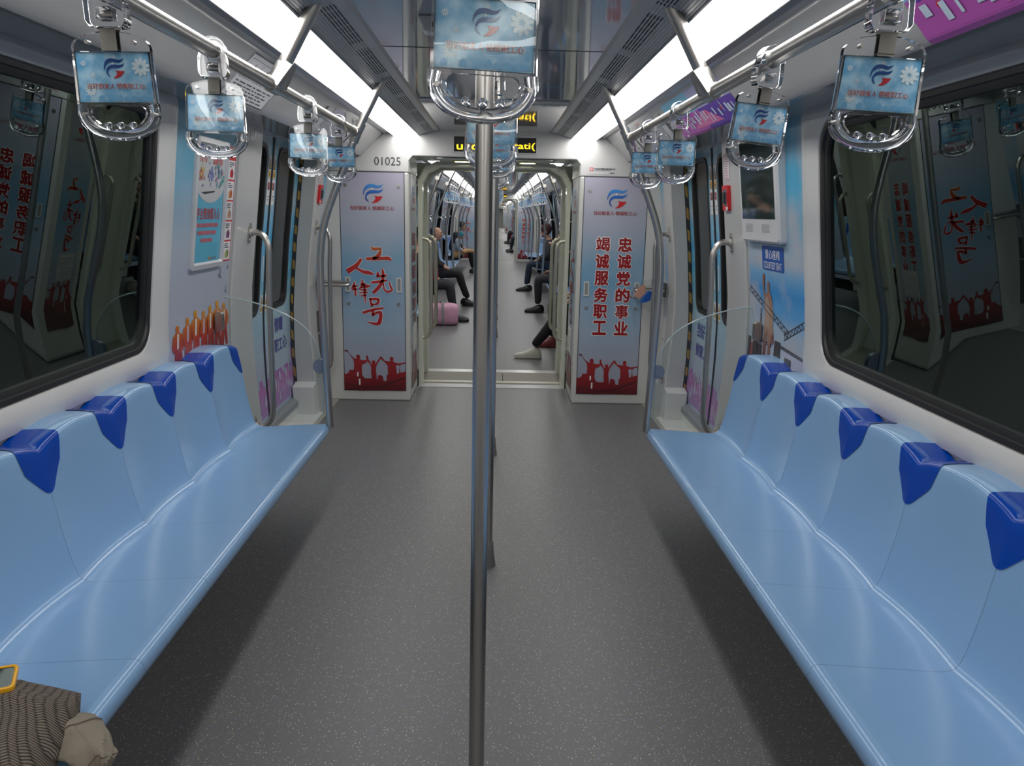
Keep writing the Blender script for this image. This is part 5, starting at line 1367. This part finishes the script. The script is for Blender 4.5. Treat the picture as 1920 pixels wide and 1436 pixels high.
# left side beyond the gangway
person(-1, 1.14, 11.15, 'person in black trousers and buckled black boots beside the pink bag', BLK, BLK2, SHB, knees=((.50, -.10, .07), (.50, .07, .08)), feet=((.58, -.10, -.395), (.56, .06, -.395)))
person(-1, 1.10, 13.05, 'person with greying hair in black padded jacket and trousers, second on the left', BLK, BLK, SHB, knees=((.50, -.10, .09), (.50, .12, .09)), feet=((.66, -.08, -.395), (.62, .13, -.395)), bald=True, lean=.06, head=(.03, -.02, .0))
mn = person(-1, 1.10, 20.2, 'person in glasses and dark jacket sitting far along the left bench', BLK2, BLK, SHB, glasses=True, head=(.10, -.02, -.02), lean=.10, feet=((.52, -.10, -.395), (.56, .12, -.395)))
CHG = pm('child_coat', (.30, .34, .38), .8, bump=.3, bscale=60); CHL = pm('child_leg', C(190, 150, 100), .7)
ch = person(-1, 1.02, 19.62, 'child in pale coat and teal hat leaning on the lap of the person in glasses', CHG, CHL, BLK, hat=pm('hat_teal', (.03, .20, .27), .9), scale=.74, lean=.10, knees=((.46, .12, .20), (.44, .24, .20)), feet=((.74, .30, .12), (.72, .42, .10)), head=(.06, 0, -.06))
t = thing('duffel_bag', 'pink duffel bag with grey strap on the floor at the left beyond the gangway', 'bag', (-.73, 10.72, 0))
def duffel():
    rnd = random.Random(4); N = 28
    rows = []
    for i, u in enumerate(np.linspace(-.23, .23, 11)):
        k = (1-abs(u/.245)**6); row = []
        for j in range(N):
            a = 2*PI*j/N; ca, sa = math.cos(a), math.sin(a)
            rr = (abs(ca)**4+abs(sa)**4)**-.25
            row.append((-.73+u*1.0, 10.74+.125*rr*ca*(.55+.45*k)+rnd.uniform(-.006, .006), max(.002, .150+.150*rr*sa*(.7+.3*k)+rnd.uniform(-.008, .008))))
        rows.append(row)
    return MB().loft(rows, cap0=True, cap1=True)
obj('body', duffel(), pm('bag_pink', C(214, 160, 186), .6, bump=.3, bscale=30), t, ang=60)
st = MB(); rr = []
for j in range(23):
    a = math.radians(-80+j*340/22); ca, sa = math.cos(a), math.sin(a); r = (abs(ca)**4+abs(sa)**4)**-.25
    rr.append([(-.70-.018, 10.74+.132*r*ca, max(.003, .15+.158*r*sa)), (-.70+.018, 10.74+.132*r*ca, max(.003, .15+.158*r*sa))])
st.grid(rr); obj('strap', st, pm('strap_grey', C(150, 148, 150), .7), t)
obj('handle', MB().tube(spline([(-.70, 10.62, .30), (-.72, 10.66, .33), (-.74, 10.72, .335), (-.75, 10.78, .32), (-.75, 10.82, .29)], 5), .008, 8), MATS['strap_grey'], t)
t = thing('handbag', 'red handbag on the lap of the person beside the pink bag', 'bag', (-.93, 11.0, .54))
obj('body', MB().loft([[(-.90+.11*c*k, 10.98+.05*s_*k, z) for c, s_ in [(abs(math.cos(a))**.5*math.copysign(1, math.cos(a)), abs(math.sin(a))**.5*math.copysign(1, math.sin(a))) for a in np.linspace(0, 2*PI, 24, endpoint=False)]] for z, k in ((.60, .9), (.61, 1.), (.72, 1.), (.80, .9), (.81, .8))], cap0=True, cap1=True), pm('bag_red', C(186, 30, 38), .4), t)
obj('flap', MB().box(-1.0, -.80, 10.922, 10.93, .80, .86), pm('bag_tan', C(190, 150, 125), .5), t, smooth=False, bevel=.003)

# ------------------------------------------------------------------ the carriages beyond
SF = strap_proto(False)
FIRSTF = [False]
CARS = ('second', 'third', 'fourth', 'fifth', 'sixth')
PERIOD = 19.12
def far_car(k, full):
    nm = CARS[k]; dy = PERIOD*k; Ya, Yb = 7.62+dy, 25.40+dy
    doors = [(9.35+dy, 10.60+dy), (13.90+dy, 15.15+dy), (18.35+dy, 19.60+dy), (22.90+dy, 24.15+dy)]
    bays = [(10.95+dy, 13.55+dy), (15.50+dy, 18.0+dy), (19.95+dy, 22.55+dy)]
    shell(Ya, Yb, bays if full else [], doors if full else [])
    for s, side in ((-1, 'left'), (1, 'right')):
        light_strip(s, Ya, Yb-.01, 'glowing light strip along the %s side of the %s carriage' % (side, nm))
        air_grille(s, Ya, Yb-.01, 'slatted air grille along the %s side of the %s carriage' % (side, nm), detail=False)
    bulkhead(Yb); led(Yb, 'amber display over the gangway at the far end of the %s carriage' % nm)
    if k == 0:
        globals()['cab2'] = [cabinet(-1, Yb, .58, 'cal', 'txt', 'distant left cabinet with red calligraphy at the far end of the second carriage'), cabinet(1, Yb, .58, 'txt', 'cal', 'distant right cabinet with columns of red characters at the far end of the second carriage')]
    else:
        for c, sd in zip(cab2, ('left', 'right')): dup(c, dy=dy, label='distant printed cabinet on the %s at the far end of the %s carriage' % (sd, nm))
    gangway(Yb+.58, Yb+1.34)
    for x in (-.27, .27): downlight(x, Yb+.38, 1.957, 'downlight at %s in the gangway after the %s carriage' % ('left' if x < 0 else 'right', nm))
    ends = [9.16, 10.90, 13.60, 15.45, 18.05, 19.90, 22.60]
    for s, side in ((-1, 'left'), (1, 'right')):
        for j, (a, n) in enumerate(((8.98, 3), (13.58, 6), (18.03, 6), (22.58, 6))):
            if not full and j == 0: continue
            b = bench(s, a+dy+(.16 if j == 0 else 0), n, 'light blue bench on the %s, %s in the %s carriage' % (side, ('first', 'second', 'third', 'fourth')[j], nm))
        for y in ends if full else ends[1::2]:
            G = 'stanchions on the %s side of the %s carriage' % (side, nm)
            dup(ST_L if s < 0 else ST_R, dy=y+dy-3.905, label='curved steel stanchion at a bench end on the %s of the %s carriage' % (side, nm), group=G)
        for j, (a, b) in enumerate(((10.9, 13.6), (15.45, 18.05), (19.9, 22.6))):
            overhead_rail(s, a+dy, b+dy, (), 'overhead rail on the %s above bench %s of the %s carriage' % (side, ('two', 'three', 'four')[j], nm))
            if not full: continue
            for q in (.3, .95, 1.6, 2.25):
                strap(s*.665, a+q+dy, 'small distant strap on the %s rail of the %s carriage' % (side, nm), 0, random.uniform(-2, 2), random.uniform(-6, 6), group='straps on the %s rail of the %s carriage' % (side, nm), proto=SF)
        if full:
            for (a, b) in ((10.6, 10.95), (13.55, 13.9), (15.15, 15.5), (18.0, 18.35), (19.6, 19.95), (22.55, 22.9)):
                A = Art(wallfn(s, .001), .002)
                u0, u1 = sorted((-s*(a+dy), -s*(b+dy))); A.rect(u0, u1, .72, 1.97, SKYF if s > 0 else LEFTF, 0, nv=8)
                A.rect(u0+.05, u1-.10, 1.30, 1.80, pm('poster_mix', C(150, 170, 185), .4), 1, nv=3); A.rect(u0+.07, u1-.12, 1.50, 1.62, RED, 2, nv=2)
                tag(A.build('wall_print'), 'blue printed wall panel by a doorway on the %s of the %s carriage' % ('left' if s < 0 else 'right', nm), 'wall print', 'wall prints on the %s of the %s carriage' % ('left' if s < 0 else 'right', nm))
            for (a, b) in doors:
                ld = MB(); ld.grid([[(s*dxx(z), y, z) for z in np.linspace(.05, 2.0, 9)] for y in (a-.03, b+.03)], FILMD)
                for e0, e1 in ((a+.12, (a+b)/2-.12), ((a+b)/2+.12, b-.12)): ld.grid([[(s*(dxx(z)-.004), y, z) for z in np.linspace(.88, 1.92, 6)] for y in (e0, e1)], pm('door_pane_dark', (.03, .035, .035), .06))
                o = struct('door_%d' % (10+int(a)), ld, label='light blue doors on the %s of the %s carriage' % (side, nm))
                hr = [(s*(1.29-.02), a-.12, 1.41), (s*1.19, a-.12, 1.40), (s*1.165, a-.12, 1.30), (s*1.18, a-.12, .9), (s*1.21, a-.12, .45), (s*1.30, a-.12, .40)]
            for (a, b) in doors:
                for y in (a-.14, b+.12):
                    dup(globals()['HR_'+side], dy=y-4.36, label='bent steel handrail beside a doorway on the %s of the %s carriage' % (side, nm), group='door handrails on the %s of the %s carriage' % (side, nm))
        if full and True:
            for (a, b) in bays:
                g = MB(); g.grid([[(s*(wx(z)+.03), y, z) for z in np.linspace(.92, 1.95, 6)] for y in (a-.02, b+.02)])
                struct('window_%d' % (20+int(a)), g, pm('window_far', (.02, .022, .022), .05), label='dark window on the %s of the %s carriage' % (side, nm))
    if full:
        for y in np.arange(9.72, 24.3, 1.63): floor_pole(PX+.03, y+dy, 'steel floor pole in the row down the aisle of the %s carriage' % nm, 'floor poles of the %s carriage' % nm)
        for y in np.arange(10.2, 24, 1.63): strap(PX+.03, y+dy, 'small distant strap on the centre line of the %s carriage' % nm, 0, 0, random.uniform(-5, 5), group='centre straps of the %s carriage' % nm, proto=SF)
HR_left = [o for o in bpy.data.objects if o.name.startswith('door_handrail') and o.parent is None and o.location.x < 0 and o.location.y < 5][0]
HR_right = [o for o in bpy.data.objects if o.name.startswith('door_handrail') and o.parent is None and o.location.x > 0 and o.location.y < 5][0]
far_car(0, True)
far_car(1, True)
for k in (2, 3): far_car(k, False)
struct('wall_front_end', MB().box(-1.4, 1.4, 84.9, 85.0, 0, 2.2), WHITE, smooth=False)
def rm(o):
    for c in list(o.children): rm(c)
    bpy.data.objects.remove(o)
rm(SF)
# far riders in the third carriage
for i, (s, y, lb) in enumerate(((1, 31.2, 'distant person in dark coat, nearest on the right bench of the third carriage'), (1, 32.3, 'distant person in blue jeans, second on the right bench of the third carriage'), (1, 39.5, 'distant person in black bent forward, third on the right bench of the third carriage'), (1, 41.5, 'farthest person in black on the right bench of the third carriage'))):
    person(s, 1.10, y, lb, pm('coat_grey', (.10, .11, .13), .8) if i == 0 else BLK, DENIM if i == 1 else BLK, SHB, lean=.1 if i % 2 else .05)
